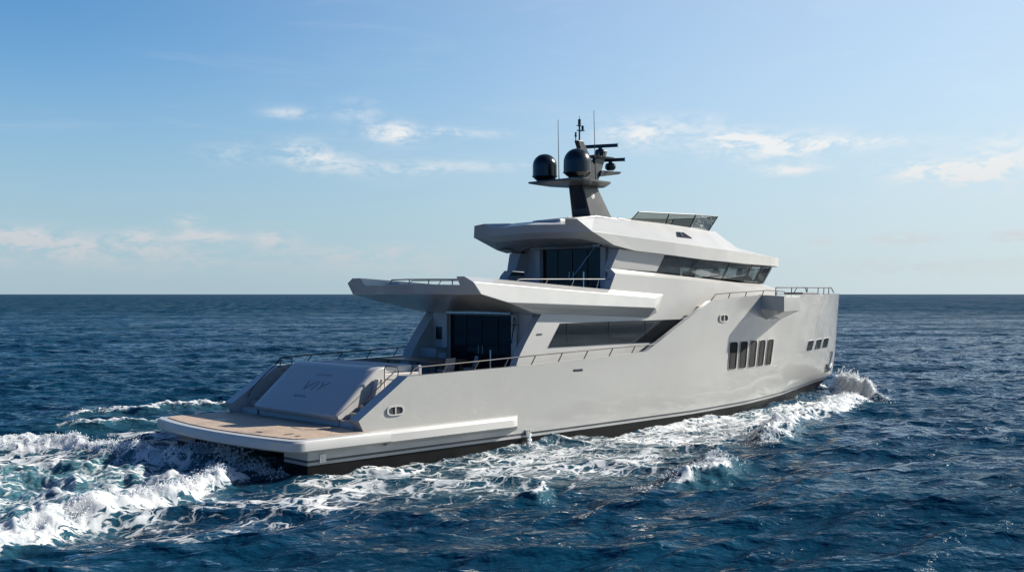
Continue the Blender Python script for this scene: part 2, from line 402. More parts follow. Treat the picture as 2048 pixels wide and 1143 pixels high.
# decks
bm = BM()
md_ = [hp(x, 2.0, -1, 0.12)[:2] for x in (3.2, 8, 12, 16, 19, 21)]
prism_z(bm, md_ + [(x, -y) for x, y in reversed(md_)], 2.35, 2.5)
finish('main_deck', bm, TEAK, yacht)
bm = BM()
fd = [hp(x, 5.6, -1, 0.1)[:2] for x in (21.2, 24, 27, 30, 33, 36, 38.6, 40.2)]
prism_z(bm, fd + [(x, -y) for x, y in reversed(fd)], 5.3, 5.42)
finish('fore_deck', bm, TEAK, yacht)

# garage door in the transom, with the base behind it and the sun pad on top
bm = BM()
sec = lambda y, g: [(1.02 + g, y, 1.75), (2.72 + g, y, 3.22), (2.95 + g, y, 3.33), (3.3, y, 3.36), (3.3, y, 1.56), (1.10 + g, y, 1.58)]
ys = [(-2.69, .10), (-2.6, .02), (-2.3, 0), (2.3, 0), (2.6, .02), (2.69, .10)]
rings = [[bm.verts.new(p) for p in sec(y, g)] for y, g in ys]
for a, b in zip(rings, rings[1:]):
    for i in range(6): bm.faces.new((a[i], a[(i+1)%6], b[(i+1)%6], b[i]))
bm.faces.new(rings[0][::-1]); bm.faces.new(rings[-1])
door = finish('garage_door', bm, WHITE, yacht, smooth=30, bevel=0.04)
bm = BM()
box(bm, (1.28, -2.6, 1.345), (4.6, 2.6, 1.6)); box(bm, (3.3, -2.62, 1.6), (4.9, 2.62, 3.1))
finish('transom_base', bm, WHITE, yacht, bevel=0.02)
bm = BM()
box(bm, (3.45, -2.3, 3.101), (4.85, 2.3, 3.36))
finish('sun_pad', bm, CUSH, yacht, bevel=0.05, seg=3)
bm = BM()
box(bm, (4.9, -2.6, 2.5), (5.6, 2.6, 2.95)); box(bm, (4.9, -2.6, 2.95), (5.08, 2.6, 3.34))
finish('aft_sofa', bm, GREYF, yacht, bevel=0.05, seg=3)
# lettering on the garage door
nrm = Vector((-(3.22 - 1.75), 0, 1.70)).normalized()
upv = Vector((1.70, 0, 1.47)).normalized(); rt = Vector((0, -1, 0))
def text_mesh(name, body, size, at, mat, parent, shear=0.0, spacing=1.0, frame=(rt, upv, nrm), thick=0.006):
    cu = bpy.data.curves.new(name, 'FONT'); cu.body = body; cu.size = size; cu.align_x = 'CENTER'; cu.align_y = 'CENTER'
    cu.shear = shear; cu.space_character = spacing; cu.extrude = thick; cu.resolution_u = 3
    o = bpy.data.objects.new(name, cu); COL.objects.link(o)
    bpy.context.view_layer.update()
    me = bpy.data.meshes.new_from_object(o.evaluated_get(bpy.context.evaluated_depsgraph_get()))
    bpy.data.objects.remove(o); me.materials.clear()
    a, b, c = frame
    M = Matrix(((a.x, b.x, c.x, at[0]), (a.y, b.y, c.y, at[1]), (a.z, b.z, c.z, at[2]), (0, 0, 0, 1)))
    me.transform(M)
    return link(name, me, mat, parent)
LETTER = paint('embossed_letter_grey', (0.24, 0.245, 0.26), 0.4, 0.2)
def on_door(u, y): # u along the slope from the lower edge
    p = Vector((1.02, y, 1.75)) + upv * u + nrm * 0.004
    return p
# thin spaced letters V I Y made of strokes, leaning like the photo's
bm = BM()
def stroke(y0, u0, y1, u1, wd=0.045):
    a = on_door(u0, y0); b = on_door(u1, y1); d = (b - a).normalized(); sd = d.cross(nrm) * wd / 2
    hexa(bm, [a - sd, a + sd, b + sd, b - sd], [p + nrm * 0.012 for p in (a - sd, a + sd, b + sd, b - sd)])
LZ0, LZ1 = 1.08, 1.52
def sk(y, u): return y - (u - LZ0) * 0.25
bm.free(); nm_ = empty('ship_name', (0, 0, 0), yacht)
for letter in ((((0.62, LZ1), (0.42, LZ0)), ((0.42, LZ0), (0.12, LZ1))), (((-0.06, LZ1), (-0.06, LZ0)),), (((-0.30, LZ1), (-0.46, 1.27)), ((-0.46, 1.27), (-0.72, LZ1)), ((-0.46, 1.27), (-0.46, LZ0)))):
    bm = BM()
    for p0_, p1_ in letter: stroke(sk(*p0_), p0_[1], sk(*p1_), p1_[1])
    finish('letter', bm, LETTER, nm_)
text_mesh('home_port', 'VALLETTA', 0.15, on_door(0.72, 0.28), LETTER, door, 0.2, 1.15)
bm = BM()
stroke(0.45, 1.88, -0.55, 1.88, 0.02)
finish('seam_line', bm, LETTER, door)

# stairs either side of the garage
for s in (1, -1):
    bm = BM(); bt = BM()
    for k in range(5):
        x0 = 1.25 + k * 0.42; z1 = 1.37 + (k + 1) * 0.226
        box(bm, (x0, s*2.72, 1.345), (x0 + 0.419 if k < 4 else 3.4, s*3.85, z1 - 0.02))
        box(bt, (x0 - 0.015, s*2.74, z1 - 0.019), (x0 + 0.42 if k < 4 else 3.4, s*3.83, z1 + 0.004))
    st = finish('stairway', bm, WHITE, yacht)
    finish('stair_tread', bt, TEAK, st)
    bm = BM()
    prism_y(bm, [(2.5, 1.9), (2.72, 1.9), (2.95, 2.95), (2.75, 2.95)], s*2.72, s*2.95)
    finish('stair_pedestal', bm, WHITE, yacht, bevel=0.02)
    # gate of dark tubes at the head of the stair
    bm = BM()
    yy = s*3.0
    tube(bm, [(3.0, yy, 2.25), (3.0, yy, 3.35), (3.05, yy + s*0.06, 3.42), (3.0, s*3.72, 3.42), (3.0, s*3.8, 3.3), (2.95, s*3.8, 3.05)], 0.022)
    tube(bm, [(3.0, yy, 2.95), (3.0, s*3.78, 2.95)], 0.015); tube(bm, [(3.0, yy, 2.6), (3.0, s*3.78, 2.6)], 0.015)
    tube(bm, [(1.6, s*3.72, 2.25), (2.2, s*3.74, 2.78), (2.9, s*3.76, 3.3)], 0.02); tube(bm, [(1.6, s*3.72, 2.25), (1.45, s*3.74, 1.95)], 0.02)
    finish('stair_gate', bm, RAIL, yacht, smooth=40)
    # mooring winch on the quarter
    bm = BM()
    lathe(bm, (3.6, s*3.95, 2.5), [(0.14, 0), (0.14, 0.05), (0.09, 0.12), (0.08, 0.3), (0.13, 0.38), (0.13, 0.42), (0, 0.44)], 20)
    finish('capstan', bm, STEEL, yacht, smooth=40)

# fairleads: oval openings with a raised lip and a middle post
def oval(cx, cz, rx, rz, n=28, p=3.0):
    out = []
    for k in range(n):
        t = 2 * math.pi * k / n
        c, s_ = math.cos(t), math.sin(t)
        out.append((cx + rx * abs(c) ** (2 / p) * (1 if c >= 0 else -1), cz + rz * abs(s_) ** (2 / p) * (1 if s_ >= 0 else -1)))
    return out
def shell_at(x, z, s, off): return hp(x, z, s, -off)
def shell_fill(bm, xa, xb, z0, z1, s, off, n=6):
    for k in range(n):
        a, b = xa + (xb - xa) * k / n, xa + (xb - xa) * (k + 1) / n
        for q in range(3):
            c, d = z0 + (z1 - z0) * q / 3, z0 + (z1 - z0) * (q + 1) / 3
            poly(bm, [shell_at(a, c, s, off), shell_at(b, c, s, off), shell_at(b, d, s, off), shell_at(a, d, s, off)])
def fairlead(cx, cz, rx, rz, s):
    bm = BM()
    o = oval(cx, cz, rx, rz); i = oval(cx, cz, rx * 0.82, rz * 0.76); n = len(o)
    for r0, r1, d0, d1 in ((o, o, 0.002, 0.05), (o, i, 0.05, 0.05), (i, i, 0.05, 0.004)):
        for k in range(n):
            j = (k + 1) % n
            poly(bm, [shell_at(*r0[k], s, d0), shell_at(*r0[j], s, d0), shell_at(*r1[j], s, d1), shell_at(*r1[k], s, d1)])
    f = finish('fairlead', bm, WHITE, yacht, smooth=40)
    bm = BM(); poly(bm, [shell_at(x, z, s, 0.006) for x, z in i]); finish('fairlead_hole', bm, MASTG, f)
    bm = BM()
    a = [(cx - rx * 0.06, cz - rz * 0.8), (cx + rx * 0.06, cz - rz * 0.8), (cx + rx * 0.06, cz + rz * 0.8), (cx - rx * 0.06, cz + rz * 0.8)]
    hexa(bm, [shell_at(x, z, s, 0.0) for x, z in a], [shell_at(x, z, s, 0.045) for x, z in a])
    finish('fairlead_post', bm, WHITE, f)
for s in (1, -1):
    fairlead(2.37, 1.98, 0.38, 0.17, s); fairlead(22.32, 4.86, 0.40, 0.19, s)
# engine room louvres
for s in (1, -1):
    for k in range(5):
        x0 = 22.98 + k * 0.99; x1 = x0 + 0.80 - 0.01 * k
        bm = BM()
        o = oval((x0 + x1) / 2, 3.02, (x1 - x0) / 2, 0.69, 32, 7.0); i = oval((x0 + x1) / 2, 3.02, (x1 - x0) / 2 - 0.022, 0.668, 32, 7.0)
        n = len(o)
        for r0, r1, d0, d1 in ((o, o, -0.01, 0.028), (o, i, 0.028, 0.028), (i, i, 0.028, -0.01)):
            for q in range(n):
                j = (q + 1) % n
                poly(bm, [shell_at(*r0[q], s, d0), shell_at(*r0[j], s, d0), shell_at(*r1[j], s, d1), shell_at(*r1[q], s, d1)])
        v = finish('hull_vent', bm, WHITE, yacht, smooth=40)
        bm = BM(); shell_fill(bm, x0 + .02, x1 - .02, 2.355, 3.685, s, 0.012); finish('vent_shade_face', bm, VENTB, v)  # flat near-black face on the uncut hull, painted as the opening's shade
        bm = BM()
        comb = [(x0 + .07, 2.4)]
        for q in range(9):
            zz = 2.42 + q * 0.135; comb += [(x0 + .09, zz), (x0 + .2, zz), (x0 + .2, zz + .05), (x0 + .09, zz + .05)]
        comb += [(x0 + .09, 3.64), (x0 + .07, 3.64)]
        hexa(bm, [shell_at(x, z, s, 0.013) for x, z in comb], [shell_at(x, z, s, 0.03) for x, z in comb])
        finish('vent_slats', bm, ANTI, v)
        bm = BM()
        a = [(x1 - 0.12, 2.4), (x1 - 0.05, 2.4), (x1 - 0.05, 3.64), (x1 - 0.12, 3.64)]
        hexa(bm, [shell_at(x, z, s, 0.013) for x, z in a], [shell_at(x, z, s, 0.028) for x, z in a])
        finish('vent_cheek', bm, ANTI, v)
    # bow windows
    for x0, x1 in ((32.95, 34.1), (34.6, 36.05), (36.45, 38.0)):
        bm = BM()
        i = oval((x0 + x1) / 2, 3.12, (x1 - x0) / 2, 0.285, 28, 7.0)
        o = oval((x0 + x1) / 2, 3.12, (x1 - x0) / 2 + 0.05, 0.325, 28, 7.0)
        for q in range(28):
            j = (q + 1) % 28
            poly(bm, [shell_at(*o[q], s, 0.004), shell_at(*o[j], s, 0.004), shell_at(*i[j], s, 0.024), shell_at(*i[q], s, 0.024)])
        f = finish('bow_window', bm, WHITE, yacht, smooth=40)
        bm = BM(); shell_fill(bm, x0 + .01, x1 - .01, 2.845, 3.395, s, 0.016); finish('window_pane', bm, G_DOOR, f)
    # anchor pocket
    bm = BM()
    pk = [(38.9, 1.25), (40.3, 1.2), (40.55, 2.45), (39.5, 2.5)]
    poly(bm, [shell_at(x, z, s, 0.012) for x, z in pk])
    ap = finish('anchor_pocket', bm, MASTG, yacht)
    bm = BM()
    P = lambda x, z, o: Vector(shell_at(x, z, s, o))
    tube(bm, [P(40.0, 2.35, .05), P(39.75, 1.5, .07)], 0.05); tube(bm, [P(39.2, 1.75, .08), P(39.7, 1.45, .1), P(40.2, 1.7, .08)], 0.07)
    tube(bm, [P(39.2, 1.75, .08), P(39.35, 1.35, .1)], [0.09, 0.03]); tube(bm, [P(40.2, 1.7, .08), P(40.05, 1.32, .1)], [0.09, 0.03])
    finish('anchor', bm, STEEL, ap, smooth=50)
    # bow hawse
    bm = BM(); poly(bm, [shell_at(x, z, s, 0.012) for x, z in oval(40.6, 4.8, 0.3, 0.24, 20, 4)]); finish('bow_hawse', bm, DARKIN, yacht)
    # small slot vent, exhaust outlet and stern light box
    bm = BM(); a = [(11.55, 2.86), (12.12, 2.86), (12.12, 2.95), (11.55, 2.95)]
    hexa(bm, [shell_at(x, z, s, 0.0) for x, z in a], [shell_at(x, z, s, 0.012) for x, z in a]); finish('slot_vent', bm, NAVY, yacht)
    bm = BM(); a = [(8.78, 0.55), (9.0, 0.55), (9.0, 0.74), (8.78, 0.74)]
    hexa(bm, [shell_at(x, z, s, 0.0) for x, z in a], [shell_at(x, z, s, 0.09) for x, z in a]); finish('water_outlet', bm, STEEL, yacht)
    bm = BM(); a = [(-0.75, 0.5), (-0.5, 0.5), (-0.5, 0.8), (-0.75, 0.8)]
    hexa(bm, [shell_at(x, z, s, 0.0) for x, z in a], [shell_at(x, z, s, 0.03) for x, z in a]); finish('shore_power_box', bm, STEEL, yacht, bevel=0.02)
    # fold-out balcony near the bow
    bm = BM()
    yi, yo = s*(ybeam(25.7, 5.9) - 0.15), s*5.52
    bb = {k: v for k, v in dict(a=(25.75, yo, 5.9), b=(27.2, yo, 5.9), c=(27.2, yo, 5.18), d=(25.75, yo, 5.14), e=(25.75, yi, 5.98), f=(28.9, s*3.75, 5.98), g=(28.3, s*3.85, 4.72), h=(26.5, s*4.0, 4.72), i=(25.75, yi, 5.28)).items()}
    for f in ('abcd', 'aeid', 'aefb', 'bfgc', 'cghd', 'dhi', 'ehgf', 'eih'):
        poly(bm, [bb[c] for c in f])
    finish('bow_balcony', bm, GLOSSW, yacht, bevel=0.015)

# ------------------------------------------------------------------ superstructure shell (main deck house up to the window ledge)
SIDE = smooth_tab([(8.4, 3.6), (20.6, 3.6), (22, 3.57), (25, 3.36), (27.5, 2.95), (29.5, 2.45), (31, 1.9), (31.8, 1.2), (32.0, 0)])
WHEEL = smooth_tab([(14.5, 3.33), (20, 3.28), (23, 3.1), (26, 2.72), (28, 2.3), (29.6, 1.85), (30.9, 1.3), (31.3, 0)])
ROOF = smooth_tab([(13.0, 3.7), (20, 3.65), (24, 3.42), (27, 3.0), (29.5, 2.5), (31.3, 1.9), (32.2, 1.2), (32.5, 0)])
zl0 = [(14, 6.93), (15.4, 6.89), (20.7, 6.66), (25, 6.45), (28, 6.36), (32, 6.3)]
zl1 = [(14, 7.16), (15.4, 7.12), (20.7, 6.85), (26, 6.6), (32, 6.5)]
def xaft_lo(z): return ip(z, [(2.2, 8.65), (3.57, 9.25), (4.4, 9.85), (5.25, 10.55), (5.8, 10.9)])
def xaft_hi(z): return 14.9 + (z - 6.4) * 0.54
SX = [19, 20, 21, 22, 23, 24, 25, 26, 27, 28, 29, 30, 30.6, 31.1, 31.5, 31.8, 31.95, 32.0]
bm = BM()
for s in (1, -1):
    zs = [2.25, 2.9, 3.5, 4.1, 4.7, 5.25, 5.75]
    for z0, z1 in zip(zs, zs[1:]):
        xs0 = [xaft_lo(z0), 13, 16]; xs1 = [xaft_lo(z1), 13, 16]
        allx0 = xs0 + SX[:2]; allx1 = xs1 + SX[:2]
        for i in range(len(allx0) - 1):
            poly(bm, [(allx0[i], s*3.6, z0), (allx0[i+1], s*3.6, z0), (allx1[i+1], s*3.6, z1), (allx1[i], s*3.6, z1)])
        # thick aft edge of the side wall (the raking buttress)
        poly(bm, [(xs0[0], s*3.6, z0), (xs1[0], s*3.6, z1), (xs1[0] + .12, s*3.12, z1), (xs0[0] + .12, s*3.12, z0)])
        poly(bm, [(xs0[0] + .12, s*3.12, z0), (xs1[0] + .12, s*3.12, z1), (12, s*3.12, z1), (12, s*3.12, z0)])
    for a, b in zip(SX[1:], SX[2:]):
        for z0, z1 in zip([2.25, 4.0, 5.0, 5.75], [4.0, 5.0, 5.75, None]):
            t0a, t0b = z0, z0
            t1a, t1b = (z1, z1) if z1 else (ip(a, zl0), ip(b, zl0))
            poly(bm, [(a, s*ip(a, SIDE), t0a), (b, s*ip(b, SIDE), t0b), (b, s*ip(b, SIDE), t1b), (a, s*ip(a, SIDE), t1a)])
    # upper part aft of x = 20, rising from the upper deck
    for z0, z1 in ((5.75, 6.2), (6.2, None)):
        e0 = (xaft_hi(z0), z0); e1 = (xaft_hi(z1), z1) if z1 else (15.17, ip(15.17, zl0))
        xs = [None, 16.5, 18, 20]
        for i in range(3):
            a, b = xs[i], xs[i+1]
            p00 = (e0[0], s*3.6, e0[1]) if a is None else (a, s*3.6, z0)
            p01 = (e1[0], s*3.6, e1[1]) if a is None else (a, s*3.6, z1 or ip(a, zl0))
            poly(bm, [p00, (b, s*3.6, z0), (b, s*3.6, z1 or ip(b, zl0)), p01])
        poly(bm, [(e0[0], s*3.6, e0[1]), (e1[0], s*3.6, e1[1]), (e1[0]+.1, s*3.1, e1[1]), (e0[0]+.1, s*3.1, e0[1])])
        poly(bm, [(e0[0]+.1, s*3.1, e0[1]), (e1[0]+.1, s*3.1, e1[1]), (17, s*3.1, e1[1]), (17, s*3.1, e0[1])])
    # ledge under the windows
    LX = [15.17, 17, 19, 20.7] + SX[3:]
    for a, b in zip(LX, LX[1:]):
        wa, wb = [max(ip(min(x * 0.978 + 0.33, 31.3), WHEEL), 0.0) for x in (a, b)]
        poly(bm, [(a, s*ip(a, SIDE), ip(a, zl0)), (b, s*ip(b, SIDE), ip(b, zl0)), (min(b * 0.978 + 0.33, 31.3), s*wb, ip(b, zl1)), (min(a * 0.978 + 0.33, 31.3), s*wa, ip(a, zl1))])
    # aft end of the ledge
    poly(bm, [(15.17, s*3.6, ip(15.17, zl0)), (15.17, s*3.33, ip(15.17, zl1)), (15.27, s*2.85, ip(15.17, zl1)), (15.27, s*3.1, ip(15.17, zl0))])
shell = finish('deckhouse', bm, WHITE, yacht, smooth=26)
# side windows of the main deck
for s in (1, -1):
    bm = BM()
    q = [(10.95, 3.85), (17.2, 3.86), (19.3, 4.84), (19.0, 4.84), (11.62, 4.80)]
    q = [(10.92, 3.84), (18.4, 3.86), (20.05, 4.84), (11.62, 4.80)]
    hexa(bm, [(x, s*3.58, z) for x, z in q], [(x, s*(3.632 - (z - 3.84) * .0185), z) for x, z in q])
    f = finish('side_window', bm, G_DARK, yacht)
    for x in (12.0, 14.7, 17.2):
        bm = BM(); prism_y(bm, [(x, 3.86), (x + .03, 3.86), (x + .03, 4.80), (x, 4.80)], s*3.6, s*3.637); finish('window_joint', bm, BLACK, f)
    bm = BM(); box(bm, (10.25, s*3.6, 4.36), (10.55, s*3.625, 4.41)); finish('courtesy_light', bm, MASTG, yacht)
# aft bulkheads with glass doors
def bulkhead(x, z0, z1, zt, hw, dw, nm, lean):
    bm = BM()
    for s in (1, -1):
        box(bm, (x, s*dw, z0), (x + 0.2, s*hw, z1))
        box(bm, (x - 0.14, s*(dw + 0.02), z0), (x - 0.002, s*(dw + 0.34), zt))
    box(bm, (x - 0.001, -dw, zt), (x + 0.2, dw, z1))
    b = finish(nm, bm, WHITE, yacht, bevel=0.015)
    bm = BM(); box(bm, (x + 0.1, -dw, z0), (x + 0.16, dw, zt)); g = finish('glass_door', bm, G_DOOR, b)
    bm = BM()
    for y in (-dw + 0.02, -dw / 2, 0, dw / 2, dw - 0.06): box(bm, (x + 0.06, y, z0), (x + 0.097, y + 0.03, zt))
    box(bm, (x + 0.058, -dw, zt - 0.06), (x + 0.097, dw, zt - 0.002))
    finish('door_frame', bm, BLACK, b)
    for q in (-.12, .14):
        bm = BM(); tube(bm, [(x + 0.02, q, z0 + 0.95), (x + 0.02, q, z0 + 1.3)], 0.018); finish('door_handle', bm, STEEL, b, smooth=40)
    bm = BM(); box(bm, (x - 0.2, -dw - 0.02, zt + 0.03), (x - 0.003, dw + 0.02, zt + 0.13)); finish('awning_cassette', bm, STEEL, b, bevel=0.02)
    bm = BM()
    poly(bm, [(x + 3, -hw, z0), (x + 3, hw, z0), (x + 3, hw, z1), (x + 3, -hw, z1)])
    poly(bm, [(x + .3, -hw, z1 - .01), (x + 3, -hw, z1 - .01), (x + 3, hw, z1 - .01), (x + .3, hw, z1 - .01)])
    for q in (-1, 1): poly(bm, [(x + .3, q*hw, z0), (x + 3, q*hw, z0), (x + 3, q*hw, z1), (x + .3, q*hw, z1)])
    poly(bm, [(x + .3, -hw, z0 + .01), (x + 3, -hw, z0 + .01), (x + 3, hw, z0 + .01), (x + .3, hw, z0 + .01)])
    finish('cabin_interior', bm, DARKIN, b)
    return b
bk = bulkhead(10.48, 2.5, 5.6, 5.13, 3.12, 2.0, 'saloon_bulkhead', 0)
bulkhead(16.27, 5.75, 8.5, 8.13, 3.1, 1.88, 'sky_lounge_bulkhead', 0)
bm = BM(); box(bm, (10.42, 2.45, 4.0), (10.478, 2.85, 4.55)); finish('wall_speaker', bm, BLACK, bk)
for nm, xx, zz in (('awning_arm', 10.2, 5.1), ):
    bm = BM()
    tube(bm, [(10.3, -2.25, 5.05), (10.15, -2.3, 4.3), (10.2, -2.2, 4.0)], 0.025); tube(bm, [(10.2, -2.6, 4.75), (10.15, -2.25, 4.72)], 0.02); tube(bm, [(10.3, -2.25, 5.05), (10.05, -2.6, 4.9), (10.1, -2.35, 4.35)], 0.02)
    finish(nm, bm, RAIL, yacht, smooth=40)
bm = BM(); tube(bm, [(15.9, -1.85, 8.2), (15.2, -0.9, 6.6)], 0.02); tube(bm, [(15.6, -1.9, 8.2), (15.6, 2.0, 8.15)], 0.035)
finish('awning_arm', bm, STEEL, yacht, smooth=40)
for x, y, z in ((9.0, -2.2, 2.5), (14.9, -2.0, 5.75)):
    bm = BM(); tube(bm, [(x, y, z), (x, y, z + 1.25)], 0.03); finish('steel_post', bm, STEEL, yacht, smooth=40)

# ------------------------------------------------------------------ upper deck with its raking wings
def zP1(x): return ip(x, [(6.35, 6.67), (18.6, 5.99)])
bm = BM()
A = dict(A1=(6.39, 3.05, 6.68), P1=(6.35, 3.54, 6.68), P2=(6.41, 3.98, 6.47), P3=(6.75, 4.06, 6.0), Q=(8.13, 4.10, 5.68), P4=(10.25, 3.35, 5.2),
         P1f=(18.62, 3.58, 5.99), P2f=(17.54, 3.98, 5.85), P3f=(17.41, 4.06, 5.39), P4f=(18.13, 3.58, 5.16), P5f=(17.45, 3.58, 4.92), P5=(10.25, 3.58, 5.2),
         R1=(6.6, 3.01, 6.36), R0=(6.72, 0, 6.42), D1=(8.9, 3.05, 6.3), D0=(8.9, 0, 6.36), E1=(8.9, 3.05, 5.75), E0=(8.9, 0, 5.75),
         B1=(6.85, 3.0, 5.98), B0=(6.95, 0, 6.0), C1=(10.45, 3.0, 5.17), C0=(10.45, 0, 5.2), IT=(18.4, 3.3, 6.0), IB=(18.4, 3.3, 5.75), AT=(8.9, 3.12, 6.54))
def F(*k): poly2(bm, [A[i] for i in k])
F('P1', 'P1f', 'P2f', 'P2'); F('P2', 'P2f', 'P3f', 'Q', 'P3'); F('Q', 'P3f', 'P5f', 'P5', 'P4'); F('P2f', 'P1f', 'P4f', 'P3f'); F('P3f', 'P4f', 'P5f')
F('A1', 'P1', 'P2', 'R1'); F('R1', 'P2', 'P3', 'B1'); F('R0', 'R1', 'B1', 'B0'); F('B1', 'P3', 'Q', 'P4', 'C1'); F('B0', 'B1', 'C1', 'C0')
F('P1', 'A1', 'IT', 'P1f'); F('A1', 'R1', 'D1', 'AT'); F('AT', 'D1', 'E1', 'IB', 'IT'); F('R1', 'R0', 'D0', 'D1'); F('D1', 'D0', 'E0', 'E1')
poly2(bm, [(8.9, 0, 5.75), (8.9, 3.05, 5.75), (18.4, 3.3, 5.75), (18.4, 0, 5.75)])
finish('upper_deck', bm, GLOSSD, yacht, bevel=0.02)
bm = BM(); box(bm, (8.95, -3.0, 5.755), (16.2, 3.0, 5.765)); finish('upper_deck_teak', bm, TEAK, yacht)
bm = BM(); box(bm, (7.9, 2.3, 6.36), (8.8, 2.9, 6.5)); finish('deck_locker', bm, WHITE, yacht, bevel=0.03)

# ------------------------------------------------------------------ wheelhouse
WS = [15.85, 18.75, 21.2, 24.4, 26.9, 28.5, 29.9, 31.0]
def wz0(x): return ip(x, [(15, 7.14), (18.44, 7.04), (21.15, 6.9), (24.6, 6.76), (27.5, 6.63), (31.5, 6.55)])
def wz1(x): return ip(x, [(15, 7.98), (18.6, 7.84), (21.8, 7.68), (26.2, 7.56), (32, 7.52)])
def wp(x, f, s, off=0.0):
    """point on the wheelhouse side, f = 0 at the sill and 1 at the head; leans a little, front raked forward"""
    rake = 0.45 * f * max(0, (x - 15) / 16) + 0.42 * f
    return (x + rake * 0.8, s * max(ip(x, WHEEL) - 0.06 + off + 0.17 * f * min(1, ip(x, WHEEL)), 0.0), wz0(x) + (wz1(x) - wz0(x)) * f)
house = empty('wheelhouse', (0, 0, 0), yacht)
for s in (1, -1):   # solid white side aft of the glass
    bm = BM()
    xs = [15.28, 16.4, 17.6, 18.55]
    for a, b in zip(xs, xs[1:]): poly(bm, [wp(a, 0, s), wp(b, 0, s), wp(b, 1, s), wp(a, 1, s)])
    a = 15.28
    p0, p1 = wp(a, 0, s), wp(a, 1, s)
    poly(bm, [p0, p1, (p1[0] + .1, s*2.8, p1[2]), (p0[0] + .1, s*2.8, p0[2])])
    poly(bm, [(p0[0] + .1, s*2.8, p0[2]), (p1[0] + .1, s*2.8, p1[2]), (18.5, s*2.8, 7.9), (18.5, s*2.8, 7.0)])
    poly(bm, [wp(18.55, 0, s), wp(18.55, 1, s), (18.97, s*2.8, 7.84), (18.55, s*2.8, 7.04)])
    finish('side_wall', bm, WHITE, house, smooth=30)
panes = list(zip([18.62, 21.2, 24.4, 26.9, 28.5, 29.9], [21.16, 24.36, 26.86, 28.46, 29.86, 31.0]))
for s in (1, -1):
    for a, b in panes:
        bm = BM(); mid = (a + b) / 2
        for c, d in ((a, mid), (mid, b)):
            lo = [wp(c, 0.01, s, -.012), wp(d, 0.01, s, -.012), wp(d, 0.93, s, -.012), wp(c, 0.93, s, -.012)]
            poly(bm, lo)
        finish('window_pane', bm, G_WHEEL, house, smooth=30)
    bm = BM()
    for x in (21.18, 24.38, 26.88, 28.48, 29.88, 31.0):
        wd = 0.05 if x < 26 else 0.09
        hexa(bm, [wp(x - wd, 0, s), wp(x + wd, 0, s), wp(x + wd, 1, s), wp(x - wd, 1, s)], [wp(x - wd, 0, s, -.12), wp(x + wd, 0, s, -.12), wp(x + wd, 1, s, -.12), wp(x - wd, 1, s, -.12)])
    hs = [18.62, 21, 24, 26.5, 28.5, 30, 31]
    for c, d in zip(hs, hs[1:]):
        hexa(bm, [wp(c, .92, s), wp(d, .92, s), wp(d, 1, s), wp(c, 1, s)], [wp(c, .92, s, -.1), wp(d, .92, s, -.1), wp(d, 1, s, -.1), wp(c, 1, s, -.1)])
    finish('window_frame', bm, BLACK, house)
bm = BM()
e = wp(31.0, 0.01, 1); e1 = wp(31.0, 0.93, 1)
for k in range(3):
    y0 = e[1] - 2 * e[1] * k / 3; y1 = e[1] - 2 * e[1] * (k + 1) / 3
    poly(bm, [(e[0], y0 - .02, e[2]), (e[0], y1 + .02, e[2]), (e1[0], y1 + .02, e1[2]), (e1[0], y0 - .02, e1[2])])
finish('front_windscreen', bm, G_WHEEL, house)
bm = BM()
fl = [(x * 0.98, -ip(x, WHEEL) + .2) for x in (17, 20, 23, 26, 28, 30)]
prism_z(bm, fl + [(x, -y) for x, y in reversed(fl)], 5.9, 6.0)
finish('wheelhouse_floor', bm, GREYF, house)
bm = BM()
prism_y(bm, [(28.2, 6.0), (28.2, 6.8), (28.9, 7.0), (29.6, 6.6), (29.6, 6.0)], -1.5, 1.5)
finish('helm_console', bm, DARKIN, house, bevel=0.03)
bm = BM(); box(bm, (18.9, -2.75, 6.0), (19.05, 2.75, 7.7)); box(bm, (19.05, -2.75, 6.0), (21.0, 2.75, 7.6)); finish('inner_partition', bm, DARKIN, house)
for y in (-0.9, 0.9):
    bm = BM()
    box(bm, (26.6, y - .3, 6.4), (27.2, y + .3, 6.6)); box(bm, (26.5, y - .3, 6.6), (26.65, y + .3, 7.25)); box(bm, (26.8, y - .08, 6.0), (27.0, y + .08, 6.4))
    finish('helm_seat', bm, CUSH, house, bevel=0.04)

# ------------------------------------------------------------------ roof and flybridge coaming
RZ = [(13, 8.69), (13.5, 8.67), (15, 8.6), (17.8, 8.46), (22.7, 8.24), (27.4, 8.07), (32.5, 7.93)]
RB = [(13.5, 8.5), (15.6, 7.97), (18.5, 7.83), (21.8, 7.66), (26.2, 7.54), (32.5, 7.52)]
IN = [(13.1, 2.9, 9.24), (15, 2.5, 9.36), (18, 2.2, 9.43), (21, 2.05, 9.38), (23, 1.95, 9.3), (24.8, 1.75, 9.24), (25.7, 1.55, 9.22)]
bm = BM()
rx = [13.51, 15, 16.5, 18, 19.5, 21, 22, 23, 24, 25, 25.7, 26.5, 27.5, 28.5, 29.5, 30.4, 31.2, 31.8, 32.2, 32.42, 32.5]
def inner(x):
    if x <= 25.7: return (x, ip(x, [(a, b) for a, b, c in IN]), ip(x, [(a, c) for a, b, c in IN]))
    y = ip(x, ROOF) * 0.55
    return (min(x, 32.3), y, ip(x, [(25.7, 8.62), (29, 8.36), (31, 8.14), (32.5, 7.97)]))
